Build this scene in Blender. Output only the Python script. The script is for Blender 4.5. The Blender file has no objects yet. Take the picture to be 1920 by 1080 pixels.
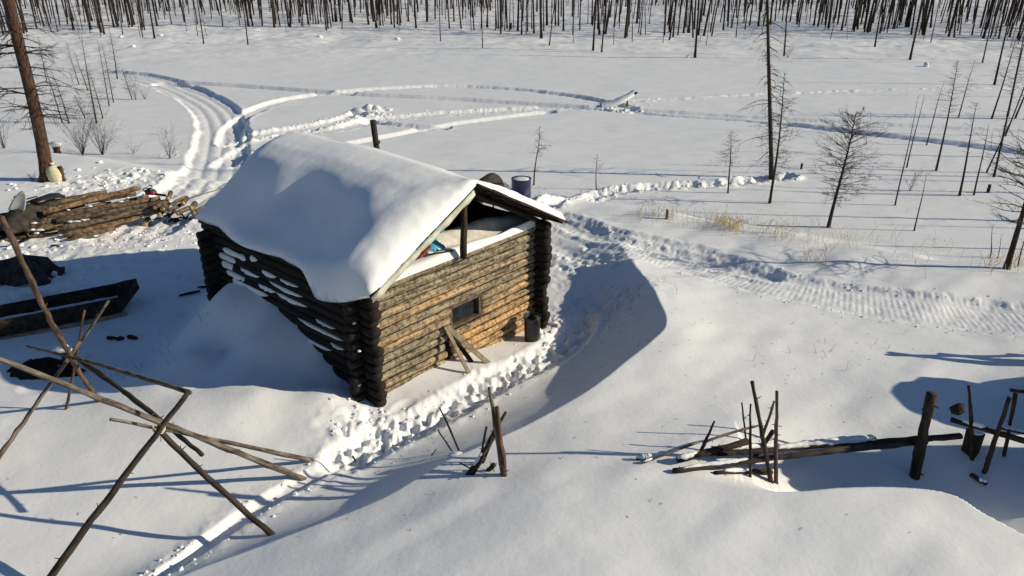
import bpy, math, random
import numpy as np
from mathutils import Vector, Matrix
R = math.radians
rnd = random.Random(7)
scene = bpy.context.scene
COL = scene.collection

# ------------------------------------------------------------------ camera, sky, sun, exposure
CH, PITCH, F = 7.0, 23.9, 1390.0
cam = bpy.data.cameras.new('camera'); camo = bpy.data.objects.new('camera', cam); COL.objects.link(camo)
camo.location = (0, 0, CH); camo.rotation_euler = (R(90 - PITCH), 0, 0)
cam.sensor_width = 36; cam.lens = F / 1920 * 36; cam.clip_start = 0.1; cam.clip_end = 3000
scene.camera = camo
SUN_EL, SUN_AZ = 22.3, -5.0            # azimuth measured from +X towards +Y
wd = bpy.data.worlds.new('World'); scene.world = wd; wd.use_nodes = True
nt = wd.node_tree; bg = nt.nodes['Background']
sky = nt.nodes.new('ShaderNodeTexSky'); sky.sky_type = 'NISHITA'; sky.sun_disc = False
sky.sun_elevation = R(SUN_EL); sky.sun_rotation = R(90 - SUN_AZ)
sky.air_density = 1.0; sky.dust_density = 0.4; sky.ozone_density = 5.0
nt.links.new(sky.outputs[0], bg.inputs[0]); bg.inputs[1].default_value = 0.075
sl = bpy.data.lights.new('sun', 'SUN'); sl.energy = 4.75; sl.angle = R(0.5); sl.color = (1.0, 0.90, 0.71)
slo = bpy.data.objects.new('sun', sl); COL.objects.link(slo)
sdir = Vector((math.cos(R(SUN_EL)) * math.cos(R(SUN_AZ)), math.cos(R(SUN_EL)) * math.sin(R(SUN_AZ)), math.sin(R(SUN_EL))))
slo.rotation_euler = (-sdir).to_track_quat('-Z', 'Y').to_euler(); slo.location = (20, 0, 20)
scene.view_settings.view_transform = 'Standard'; scene.view_settings.look = 'None'
scene.view_settings.exposure = 0.0; scene.view_settings.gamma = 1.0

# ------------------------------------------------------------------ photograph point -> place
CP, SP = math.cos(R(PITCH)), math.sin(R(PITCH))
def ray(px, py):
    u = (px - 960) / F; v = (540 - py) / F
    return np.array([u, CP + v * SP, -SP + v * CP])
def at_z(px, py, z):
    d = ray(px, py); t = (z - CH) / d[2]
    return np.array([d[0] * t, d[1] * t, z])
def at_y(px, py, y):
    d = ray(px, py); t = y / d[1]
    return np.array([d[0] * t, y, CH + d[2] * t])

# ------------------------------------------------------------------ noise
def _h(ix, iy, s):
    v = np.sin(ix * 127.1 + iy * 311.7 + s * 74.7) * 43758.5453
    return v - np.floor(v)
def vn(x, y, s=0):
    ix = np.floor(x); iy = np.floor(y); fx = x - ix; fy = y - iy
    fx = fx * fx * (3 - 2 * fx); fy = fy * fy * (3 - 2 * fy)
    a = _h(ix, iy, s); b = _h(ix + 1, iy, s); c = _h(ix, iy + 1, s); d = _h(ix + 1, iy + 1, s)
    return (a * (1 - fx) + b * fx) * (1 - fy) + (c * (1 - fx) + d * fx) * fy - 0.5
def fbm(x, y, s=0, o=4):
    r = 0; a = 1.0
    for k in range(o):
        r = r + a * vn(x * 2 ** k + 17.3 * k, y * 2 ** k - 9.1 * k, s + k); a *= 0.5
    return r
def sstep(t):
    t = np.clip(t, 0, 1); return t * t * (3 - 2 * t)
def polydist(x, y, P, reach=None):
    """distance, signed side (right of travel positive) and arc length to a polyline"""
    best = np.full(x.shape, 1e9); sgn = np.ones(x.shape); arc = np.zeros(x.shape); s0 = 0.0; perp = np.zeros(x.shape)
    for i in range(len(P) - 1):
        ax, ay = P[i][0], P[i][1]; bx, by = P[i + 1][0], P[i + 1][1]
        dx, dy = bx - ax, by - ay; L2 = dx * dx + dy * dy; L = math.sqrt(L2)
        t = np.clip(((x - ax) * dx + (y - ay) * dy) / L2, 0, 1)
        ex = x - ax - t * dx; ey = y - ay - t * dy; d = ex * ex + ey * ey
        cr = (dy * (x - ax) - dx * (y - ay)) / L
        m = (d < best - 1e-9) | ((d < best + 1e-9) & (np.abs(cr) > perp))
        best = np.where(m, d, best); perp = np.where(m, np.abs(cr), perp)
        sgn = np.where(m, np.sign(cr), sgn)
        arc = np.where(m, s0 + t * L, arc); s0 += L
    return np.sqrt(best), sgn, arc
def smooth_line(P, n=5):
    P = [np.array(p[:2], float) for p in P]; out = []
    Q = [2 * P[0] - P[1]] + P + [2 * P[-1] - P[-2]]
    for i in range(1, len(Q) - 2):
        p0, p1, p2, p3 = Q[i - 1], Q[i], Q[i + 1], Q[i + 2]
        for k in range(n):
            t = k / n
            out.append(0.5 * ((2 * p1) + (-p0 + p2) * t + (2 * p0 - 5 * p1 + 4 * p2 - p3) * t * t + (-p0 + 3 * p1 - 3 * p2 + p3) * t ** 3))
    out.append(P[-1]); return out

class TPS:
    def __init__(s, pts):
        P = np.array(pts, float); n = len(P); s.P = P
        K = s.k(P[:, 0][:, None] - P[:, 0][None], P[:, 1][:, None] - P[:, 1][None]) + np.eye(n) * 0.05
        A = np.zeros((n + 3, n + 3)); A[:n, :n] = K
        A[:n, n] = 1; A[:n, n + 1] = P[:, 0]; A[:n, n + 2] = P[:, 1]; A[n:, :n] = A[:n, n:].T
        s.w = np.linalg.solve(A, np.concatenate([P[:, 2], np.zeros(3)]))
    def k(s, dx, dy):
        r2 = dx * dx + dy * dy + 1e-9; return 0.5 * r2 * np.log(r2)
    def __call__(s, x, y):
        n = len(s.P); r = s.w[n] + s.w[n + 1] * x + s.w[n + 2] * y
        for i in range(n): r = r + s.w[i] * s.k(x - s.P[i, 0], y - s.P[i, 1])
        return r
def cps(L): return [tuple(at_z(a, b, z)) for a, b, z in L]

# ------------------------------------------------------------------ cabin frame (used by the ground too)
CX, CY, CA = -2.49, 11.04, 49.0
ca, sa = math.cos(R(CA)), math.sin(R(CA))
W, L_, ZT = 4.5, 4.65, 2.08
def cab(x, y, z=0): return np.array([CX + ca * x - sa * y, CY + sa * x + ca * y, z])
def cabxy(x, y): return tuple(cab(x, y)[:2])

anch = [(-40, 5, .1), (40, 5, .3), (-40, 30, 0), (40, 30, 0), (0, 40, 0), (0, -20, .8), (-30, -20, .6), (30, -20, .8), (-20, 15, 0), (-20, 22, -.1), (22, 15, .2), (22, 22, 0)]
low = TPS(anch + cps([(715, 765, -.02), (1005, 615, -.28), (1070, 600, -.3), (1120, 560, -.35), (1090, 500, -.3), (1080, 455, -.2), (1110, 425, -.1),
    (860, 705, -.05), (930, 660, -.15), (800, 790, -.05), (700, 830, -.05), (640, 890, -.02), (1000, 720, -.15), (1090, 650, -.25),
    (610, 722, .32), (480, 735, .36), (350, 750, .3), (150, 775, .18), (0, 790, .2), (520, 800, .14), (0, 900, .16), (200, 1000, .1), (450, 900, .04), (300, 1050, 0),
    (150, 880, .14), (350, 850, .11), (300, 600, 0), (0, 640, 0), (0, 540, 0), (150, 560, .02), (250, 480, .0), (300, 430, 0), (0, 430, 0), (150, 440, 0), (0, 350, .1), (200, 345, 0), (350, 370, -.1),
    (360, 600, .12), (300, 680, .08), (420, 660, .3), (500, 690, .34), (560, 700, .28), (380, 720, .22), (200, 720, .08)])
    + [cabxy(0, 4.3) + (1.0,), cabxy(-.15, 3.7) + (1.12,), cabxy(0, 3.0) + (1.10,), cabxy(0, 2.2) + (.90,), cabxy(0, 1.4) + (.62,), cabxy(0, .5) + (.12,), cabxy(-.7, 3.4) + (.88,), cabxy(-.8, 2.3) + (.66,),
       cabxy(-.5, 1.4) + (.38,), cabxy(-.45, .7) + (.16,), cabxy(-.3, 5.1) + (.3,), cabxy(-1.6, 3.0) + (.45,), cabxy(2, 6) + (0,), cabxy(5, 6) + (-.1,), cabxy(5.5, 3) + (-.3,), cabxy(2.5, 2.5) + (-.1,)])
up = TPS(anch + cps([(1130, 415, .0), (1185, 490, .3), (1225, 545, .5), (1250, 605, .6), (1180, 660, .5), (1100, 740, .42), (1000, 795, .42), (850, 862, .48), (731, 930, .5), (620, 978, .5), (480, 1030, .5), (300, 1090, .5),
    (1330, 600, .42), (1280, 530, .25), (1300, 490, .0), (1450, 530, 0), (1600, 560, 0), (1900, 590, 0), (1400, 700, .31), (1600, 700, .26), (1800, 700, .20), (1300, 800, .42), (1150, 820, .5),
    (1900, 700, .18), (1900, 850, .22), (1600, 830, .28), (1000, 1000, .84), (1000, 880, .62), (1200, 905, .74), (1400, 960, .76), (1700, 960, .66), (1900, 1070, .58), (800, 1080, .80), (600, 1060, .66), (1200, 1080, .86), (1500, 1080, .74), (1200, 400, 0), (1500, 450, 0)]))
scarp = smooth_line([at_z(*p) for p in [(1040, 385, 0), (1120, 408, 0), (1165, 450, .2), (1190, 495, .3), (1228, 550, .5), (1250, 603, .6), (1222, 640, .55), (1178, 675, .5), (1100, 738, .42), (1000, 793, .42), (900, 842, .45),
    (840, 866, .48), (731, 930, .5), (620, 978, .5), (480, 1030, .5), (330, 1085, .5), (150, 1180, .5), (-300, 1500, .5)]])
front = smooth_line([at_z(*p) for p in [(1150, 893, .75), (1300, 888, .78), (1400, 903, .8), (1480, 914, .74), (1600, 900, .7), (1700, 893, .68), (1785, 902, .66), (1850, 945, .64), (1920, 985, .62), (2150, 1120, .58)]])
bank = smooth_line([(-60, 33), (-30, 25.5)] + [tuple(at_z(*p)[:2]) for p in [(0, 298, -.2), (140, 303, -.2), (260, 322, -.2), (330, 330, -.2), (500, 345, -.2), (800, 362, -.2), (1040, 380, -.2), (1200, 402, -.2), (1340, 425, -.2), (1500, 450, -.2), (1700, 485, -.2), (1920, 512, -.2)]] + [(40, 14), (80, 8)])

def ground0(x, y):
    d, sg, _ = polydist(x, y, scarp)
    t = np.clip(np.where(sg > 0, d, 0) / 1.75, 0, 1)      # travel goes down the picture: the low side is on the right of travel
    S = (1 - t) ** 1.7
    z = low(x, y) * (1 - S) + up(x, y) * S
    # dunes
    z = z + 0.10 * vn((x * .8 + y * .6) * .35, (-x * .6 + y * .8) * .9, 3) * S + .035 * vn((x * .75 + y * .66) * .9, (-x * .66 + y * .75) * 2.6, 13) * S + .03 * fbm(x * .8, y * .8, 5, 3)
    d, sg, a = polydist(x, y, front)
    far = (sg < 0)
    amp = sstep((a - .9) / 2.6)
    tr = np.where(far, np.clip(d / .45, 0, 1) ** .8 * np.clip(1 - (d - .45) / 1.6, 0, 1) ** 1.5, 0)
    z = z - .5 * amp * tr * S
    d, sg, _ = polydist(x, y, bank)
    m = sstep((np.where(sg < 0, d, -d) + .4) / 3.2)
    r = np.hypot(x, y)
    mead = -.85 + .10 * fbm(x * .07, y * .07, 9, 3) + .03 * fbm(x * .5 + 3, y * .9, 11, 3) + sstep((r - 55) / 40) * (.35 * fbm(x * .22, y * .22, 21, 4) + .12 * np.maximum(0, fbm(x * .9, y * .9, 23, 2)))
    return z * (1 - m) + mead * m
def gz0(x, y): return float(ground0(np.array([x]), np.array([y]))[0])
def pg(px, py, g=gz0):
    z = -.2
    for _ in range(9):
        p = at_z(px, py, z); z = .45 * z + .55 * g(p[0], p[1])
    return at_z(px, py, z)
def line(P, n=5): return smooth_line([pg(*p) for p in P], n)

# tracks in the snow: (line, half width, depth, edge lumps, rib weight)
TR = [
 (line([(1010, 430), (1060, 437), (1150, 462), (1300, 497), (1450, 532), (1600, 560), (1750, 580), (1930, 598), (2300, 640)]), .80, .10, .04, 1),
 (line([(1000, 405), (1060, 412), (1160, 440), (1300, 476), (1430, 510)]), .35, .07, .04, .5),
 (line([(250, 430), (330, 372), (385, 330), (412, 280), (418, 240), (398, 200), (350, 172), (290, 150), (220, 138), (110, 131), (-60, 124)]), 1.05, .24, .045, .3),
 (line([(300, 152), (400, 158), (520, 166), (660, 176), (760, 181), (900, 189), (1100, 202), (1250, 214), (1420, 226), (1600, 247), (1760, 265), (1960, 290)]), .42, .22, .02, 0),
 (line([(1200, 207), (1420, 221), (1600, 231), (1800, 241), (1960, 250)]), .35, .15, .03, 0),
 (line([(425, 262), (440, 228), (480, 205), (540, 186), (640, 172), (740, 165), (850, 161), (960, 167), (1060, 178), (1130, 190), (1180, 202)]), .40, .18, .05, 0),
 (line([(436, 262), (500, 250), (570, 240), (640, 225), (690, 208)]), .50, .12, .10, 0),
 (line([(420, 300), (470, 272), (540, 252), (640, 240), (700, 226), (780, 218), (900, 209), (1040, 203), (1150, 202)]), .5, .12, .07, 0),
 (line([(620, 275), (720, 257), (830, 236), (930, 222), (1030, 210)]), .25, .16, .02, 0),
 (line([(690, 226), (740, 234), (830, 240)]), .3, .16, .05, 0),
 (line([(1170, 190), (1300, 184), (1450, 177), (1650, 170), (1960, 166)]), .2, .05, .07, 0),
 (line([(1030, 382), (1100, 372), (1160, 358), (1240, 350), (1340, 345), (1420, 338), (1480, 333)]), .22, .18, .12, 0),
 (line([(1085, 610), (1060, 640), (1010, 675), (940, 705), (880, 740), (800, 785), (720, 822), (650, 858)]), .24, .10, .025, 0),
 (line([(665, 856), (560, 905), (470, 960), (400, 1010), (330, 1060), (240, 1120)]), .07, .09, .02, 0),
]
TRM = [(TR[0], .8), (TR[2], .9)]
pits = []
pr = random.Random(3)
pth = TR[12][0]
for i in range(230):
    a = pr.randrange(len(pth) - 1); t = pr.random(); p = pth[a] * (1 - t) + pth[a + 1] * t
    pits.append((p[0] + pr.gauss(0, .15), p[1] + pr.gauss(0, .14), pr.uniform(.04, .10), pr.uniform(.03, .11), pr.uniform(0, 3.14)))
for px, py, n, s in [(1090, 500, 25, .9), (1150, 590, 14, .5), (180, 400, 60, 1.6), (330, 500, 70, 1.5), (60, 520, 30, .8), (150, 620, 35, 1.4), (330, 345, 40, 1.2), (680, 800, 30, .3)]:
    c = pg(px, py)
    for i in range(n): pits.append((c[0] + pr.gauss(0, s), c[1] + pr.gauss(0, s), pr.uniform(.07, .16), pr.uniform(.02, .06), pr.uniform(0, 3.14)))
rough = [(pg(px, py), s, a) for px, py, s, a in [(200, 440, 1.6, .035), (330, 420, 1.2, .04), (60, 470, 1.5, .04), (150, 350, 1.2, .09), (300, 340, 1.0, .05), (40, 560, 1.0, .12), (660, 790, .45, .05), (1120, 580, .9, .12),
                                            (1090, 500, .9, .06), (1060, 625, .45, .08), (720, 800, .4, .04), (700, 215, .8, .2), (1160, 200, .9, .12), (330, 290, .7, .07), (250, 330, 1.0, .12)]]
def ground(x, y, masks=False):
    z = ground0(x, y); rib = np.zeros(x.shape); rm = np.zeros(x.shape)
    sm = fbm(x * 3.2, y * 3.2, 31, 3); fine = fbm(x * 7, y * 7, 41, 3)
    for k, (P, w, dep, lump, rw) in enumerate(TR):
        A = np.array(P); pad = w + 1.2
        ok = (x > A[:, 0].min() - pad) & (x < A[:, 0].max() + pad) & (y > A[:, 1].min() - pad) & (y < A[:, 1].max() + pad)
        if not ok.any(): continue
        d, sg, s = polydist(x[ok], y[ok], P)
        wob = w * (1 + .18 * vn(s * .7, s * 0 + k, 50 + k))
        inn = 1 - sstep((d - wob) / min(.22 + .1 * w, w + .05))
        e = np.exp(-((d - wob - .14) / (.13 if k == 0 else .18)) ** 2)
        lumpn = np.maximum(0, .6 + sm[ok] * 1.1 + fine[ok] * .8)
        dz = -dep * inn + lump * e * lumpn + inn * .35 * lump * fine[ok]
        if k in (11, 12): dz = dz + inn * (.14 if k == 11 else .035) * np.maximum(-.3, sm[ok] + fine[ok] * .6)
        if k in (0, 2): dz = dz + inn * .045 * np.abs(np.sin(d * 5.2 + .6 * vn(s * .3, s * 0, 7))) * (1 if k == 2 else .5)
        z[ok] += dz
        if rw:
            rr = rm[ok]; inn = inn * (.25 + .75 * np.clip(np.abs(np.sin(d * 4.2 + .4)) * 1.6 - .3, 0, 1)); g = inn * rw > rr
            t = rib[ok]; t[g] = s[g]; rib[ok] = t; rr[g] = (inn * rw)[g]; rm[ok] = rr
    for (c, s, a) in rough:
        ok = (np.abs(x - c[0]) < 3 * s) & (np.abs(y - c[1]) < 3 * s)
        if ok.any():
            z[ok] += .6 * a * np.exp(-((x[ok] - c[0]) ** 2 + (y[ok] - c[1]) ** 2) / (s * s)) * (np.abs(sm[ok]) * 2.2 + fine[ok] * 1.2 - .3)
    if masks:
        for (a, b, r, dd, th) in pits:
            ok = (np.abs(x - a) < .5) & (np.abs(y - b) < .5)
            if ok.any():
                u = (x[ok] - a) * math.cos(th) + (y[ok] - b) * math.sin(th); v = -(x[ok] - a) * math.sin(th) + (y[ok] - b) * math.cos(th)
                q = (u / (r * 1.6)) ** 2 + (v / r) ** 2
                z[ok] += -.7 * dd * np.exp(-q ** 1.6) + dd * .14 * np.exp(-(q - 2.2) ** 2)
        return z, rib, rm
    return z
GRID = {}
def gz(x, y):
    r = math.hypot(x, y); a = math.degrees(math.atan2(x, y)); R_, Z_ = GRID['r'], GRID['z']
    if abs(a) > 46.8 or r > 180 or r < 5.4: return gz0(x, y)
    i = (math.log(r) - GRID['l0']) / .0033; j = (a + 47) / .1; i0, j0 = int(i), int(j); fi, fj = i - i0, j - j0; i0 += GRID['i0']
    if i0 + 1 >= Z_.shape[0]: return gz0(x, y)
    return float((Z_[i0, j0] * (1 - fi) + Z_[i0 + 1, j0] * fi) * (1 - fj) + (Z_[i0, j0 + 1] * (1 - fi) + Z_[i0 + 1, j0 + 1] * fi) * fj)
def G(px, py): return pg(px, py, gz)

# ------------------------------------------------------------------ materials
def mat(name, c1, c2=None, scale=8, rough=.85, bump=0, bscale=40, uv=False, stretch=1, c3=None, spec=.2, metal=0, speck=0):
    m = bpy.data.materials.new(name); m.use_nodes = True; t = m.node_tree; N = t.nodes; Lk = t.links
    b = N['Principled BSDF']; b.inputs['Roughness'].default_value = rough; b.inputs['Metallic'].default_value = metal
    b.inputs['Specular IOR Level'].default_value = spec
    co = N.new('ShaderNodeTexCoord'); mp = N.new('ShaderNodeMapping')
    Lk.new(co.outputs['UV' if uv else 'Object'], mp.inputs[0]); mp.inputs['Scale'].default_value = (1, stretch, 1)
    no = N.new('ShaderNodeTexNoise'); no.inputs['Scale'].default_value = scale; no.inputs['Detail'].default_value = 6; no.inputs['Roughness'].default_value = .65
    Lk.new(mp.outputs[0], no.inputs[0])
    rp = N.new('ShaderNodeValToRGB'); Lk.new(no.outputs[0], rp.inputs[0])
    rp.color_ramp.elements[0].position = .36; rp.color_ramp.elements[1].position = .64
    rp.color_ramp.elements[0].color = (*c1, 1); rp.color_ramp.elements[1].color = (*(c2 or c1), 1)
    out = rp.outputs[0]
    if c3:
        at = N.new('ShaderNodeAttribute'); at.attribute_name = 'tint'
        n2 = N.new('ShaderNodeTexNoise'); n2.inputs['Scale'].default_value = scale * .45; n2.inputs['Detail'].default_value = 4; Lk.new(mp.outputs[0], n2.inputs[0])
        ad = N.new('ShaderNodeMath'); ad.operation = 'ADD'; Lk.new(at.outputs['Fac'], ad.inputs[0]); Lk.new(n2.outputs[0], ad.inputs[1])
        mr = N.new('ShaderNodeMapRange'); mr.inputs[1].default_value = .85; mr.inputs[2].default_value = 1.15; Lk.new(ad.outputs[0], mr.inputs[0])
        r2 = N.new('ShaderNodeValToRGB'); Lk.new(no.outputs[0], r2.inputs[0]); r2.color_ramp.elements[0].position = .3; r2.color_ramp.elements[1].position = .62
        r2.color_ramp.elements[0].color = (c3[0] * .42, c3[1] * .36, c3[2] * .3, 1); r2.color_ramp.elements[1].color = (*c3, 1)
        mx = N.new('ShaderNodeMix'); mx.data_type = 'RGBA'; Lk.new(mr.outputs[0], mx.inputs[0]); Lk.new(out, mx.inputs[6]); Lk.new(r2.outputs[0], mx.inputs[7]); out = mx.outputs[2]
    if speck:
        n5 = N.new('ShaderNodeTexNoise'); n5.inputs['Scale'].default_value = speck; n5.inputs['Detail'].default_value = 5; n5.inputs['Roughness'].default_value = .7
        Lk.new(co.outputs['Object'], n5.inputs[0]); m5 = N.new('ShaderNodeMapRange'); m5.inputs[1].default_value = .40; m5.inputs[2].default_value = .56; m5.inputs[3].default_value = .38; m5.inputs[4].default_value = 1.12
        Lk.new(n5.outputs[0], m5.inputs[0]); x5 = N.new('ShaderNodeMix'); x5.data_type = 'RGBA'; x5.blend_type = 'MULTIPLY'; x5.inputs[0].default_value = 1
        Lk.new(out, x5.inputs[6]); Lk.new(m5.outputs[0], x5.inputs[7]); out = x5.outputs[2]
    Lk.new(out, b.inputs['Base Color'])
    if bump:
        n3 = N.new('ShaderNodeTexNoise'); n3.inputs['Scale'].default_value = bscale; n3.inputs['Detail'].default_value = 5; Lk.new(mp.outputs[0], n3.inputs[0])
        bp = N.new('ShaderNodeBump'); bp.inputs['Strength'].default_value = 1; bp.inputs['Distance'].default_value = bump
        Lk.new(n3.outputs[0], bp.inputs['Height']); Lk.new(bp.outputs[0], b.inputs['Normal'])
    return m
def snow_mat(name, ribs=False, b=.012):
    m = bpy.data.materials.new(name); m.use_nodes = True; t = m.node_tree; N = t.nodes; Lk = t.links
    s = N['Principled BSDF']; s.inputs['Roughness'].default_value = .62; s.inputs['Specular IOR Level'].default_value = .25
    s.inputs['Base Color'].default_value = (.83, .84, .86, 1)
    co = N.new('ShaderNodeTexCoord')
    def noise(sc, d):
        n = N.new('ShaderNodeTexNoise'); n.inputs['Scale'].default_value = sc; n.inputs['Detail'].default_value = d; n.inputs['Roughness'].default_value = .6
        Lk.new(co.outputs['Object'], n.inputs[0]); return n.outputs[0]
    n1 = noise(1.3, 5); n2 = noise(9, 7); n3 = noise(120, 2)
    rp = N.new('ShaderNodeValToRGB'); Lk.new(n1, rp.inputs[0]); rp.color_ramp.elements[0].position = .3; rp.color_ramp.elements[1].position = .7
    rp.color_ramp.elements[0].color = (.80, .805, .80, 1); rp.color_ramp.elements[1].color = (.87, .87, .86, 1)
    Lk.new(rp.outputs[0], s.inputs['Base Color'])
    def math_(op, a, b_):
        q = N.new('ShaderNodeMath'); q.operation = op
        for i, v in enumerate((a, b_)):
            if isinstance(v, (int, float)): q.inputs[i].default_value = v
            else: Lk.new(v, q.inputs[i])
        return q.outputs[0]
    h = math_('ADD', math_('MULTIPLY', n2, b), math_('MULTIPLY', n3, b * .4))
    if ribs:
        a1 = N.new('ShaderNodeAttribute'); a1.attribute_name = 'rib'; a2 = N.new('ShaderNodeAttribute'); a2.attribute_name = 'rm'
        sn = math_('SINE', math_('MULTIPLY', a1.outputs['Fac'], 50.0), 0)
        h = math_('ADD', h, math_('MULTIPLY', math_('MULTIPLY', sn, a2.outputs['Fac']), math_('ADD', math_('MULTIPLY', n1, .0055), -.0006)))
        # sawdust and trodden dirt of the yard
        at = N.new('ShaderNodeAttribute'); at.attribute_name = 'dirt'
        n4 = noise(9, 6); r4 = N.new('ShaderNodeMapRange'); r4.inputs[1].default_value = .5; r4.inputs[2].default_value = .72; Lk.new(n4, r4.inputs[0])
        mx = N.new('ShaderNodeMix'); mx.data_type = 'RGBA'; Lk.new(math_('MULTIPLY', r4.outputs[0], at.outputs['Fac']), mx.inputs[0])
        Lk.new(rp.outputs[0], mx.inputs[6]); mx.inputs[7].default_value = (.42, .33, .22, 1); Lk.new(mx.outputs[2], s.inputs['Base Color'])
    bp = N.new('ShaderNodeBump'); bp.inputs['Distance'].default_value = 1; bp.inputs['Strength'].default_value = 1
    Lk.new(h, bp.inputs['Height']); Lk.new(bp.outputs[0], s.inputs['Normal'])
    return m
M = dict(
 ground=snow_mat('ground_snow', True, .006), snow=snow_mat('snow', False, .005), crumb=snow_mat('crumbly_snow', False, .03),
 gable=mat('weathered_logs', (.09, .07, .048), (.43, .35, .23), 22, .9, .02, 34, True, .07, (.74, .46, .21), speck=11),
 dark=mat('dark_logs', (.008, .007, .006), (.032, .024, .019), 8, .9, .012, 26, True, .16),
 bark=mat('dark_bark', (.018, .013, .010), (.07, .05, .035), 10, .95, .01, 30, True, .3),
 burnt=mat('burnt_bark', (.014, .011, .010), (.055, .038, .028), 10, .95, 0, 30, True, .3),
 twig=mat('twig_wood', (.03, .022, .018), (.075, .055, .042), 6, .95),
 pine=mat('rough_brown_bark', (.022, .014, .010), (.12, .068, .042), 14, .95, .025, 22, True, .35),
 pole=mat('weathered_pole', (.03, .024, .019), (.23, .19, .145), 16, .9, .005, 40, True, .2),
 polebrown=mat('brown_pole', (.035, .023, .016), (.17, .11, .075), 12, .9, .005, 40, True, .2),
 poledark=mat('dark_pole', (.016, .012, .010), (.08, .062, .047), 12, .9, .006, 40, True, .2),
 fire=mat('firewood_bark', (.045, .030, .020), (.23, .175, .12), 14, .9, .014, 26, True, .2, (.34, .19, .095), speck=7),
 cut=mat('cut_wood', (.42, .27, .13), (.62, .44, .24), 14, .8),
 plank=mat('grey_plank', (.16, .13, .09), (.33, .27, .19), 10, .85, .003, 60),
 board=mat('dark_boards', (.010, .008, .007), (.05, .037, .028), 7, .9, .01, 20),
 fascia=mat('pale_board', (.42, .43, .32), (.62, .62, .5), 6, .8, .003, 40),
 red=mat('red_paint', (.22, .025, .02), (.34, .05, .04), 8, .6),
 blue=mat('blue_cloth', (.03, .24, .42), (.10, .42, .62), 9, .8, .01, 15),
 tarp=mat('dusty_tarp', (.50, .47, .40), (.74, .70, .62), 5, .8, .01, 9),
 black=mat('black_plastic', (.006, .006, .007), (.02, .02, .022), 6, .45, .002, 30, spec=.5),
 sledwood=mat('tarred_sled_boards', (.008, .006, .005), (.06, .044, .033), 7, .85, .012, 16),
 iron=mat('sooty_iron', (.010, .009, .009), (.05, .035, .03), 9, .7, .002, 40),
 drum=mat('blue_drum_paint', (.010, .012, .05), (.02, .026, .10), 6, .45, .003, 12, c3=None, spec=.5),
 rust=mat('rust', (.16, .06, .03), (.3, .13, .07), 12, .9),
 glass=mat('dark_glass', (.008, .009, .011), (.03, .035, .04), 5, .08, spec=.6),
 frame=mat('window_frame', (.06, .04, .025), (.16, .11, .07), 8, .8),
 sack=mat('yellowish_sack', (.52, .46, .28), (.72, .66, .46), 7, .8, .01, 12),
 shield=mat('cloudy_windshield', (.42, .42, .34), (.58, .57, .48), 4, .3, spec=.5),
 canvas=mat('dark_canvas', (.02, .018, .016), (.075, .065, .055), 5, .95, .015, 9),
 ash=mat('ash_and_soil', (.008, .006, .005), (.04, .024, .016), 6, .95, .03, 8),
 grass=mat('dry_grass', (.38, .31, .19), (.58, .50, .34), 3, .9),
 straw=mat('yellow_straw', (.5, .33, .08), (.66, .47, .16), 3, .9),
)

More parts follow.
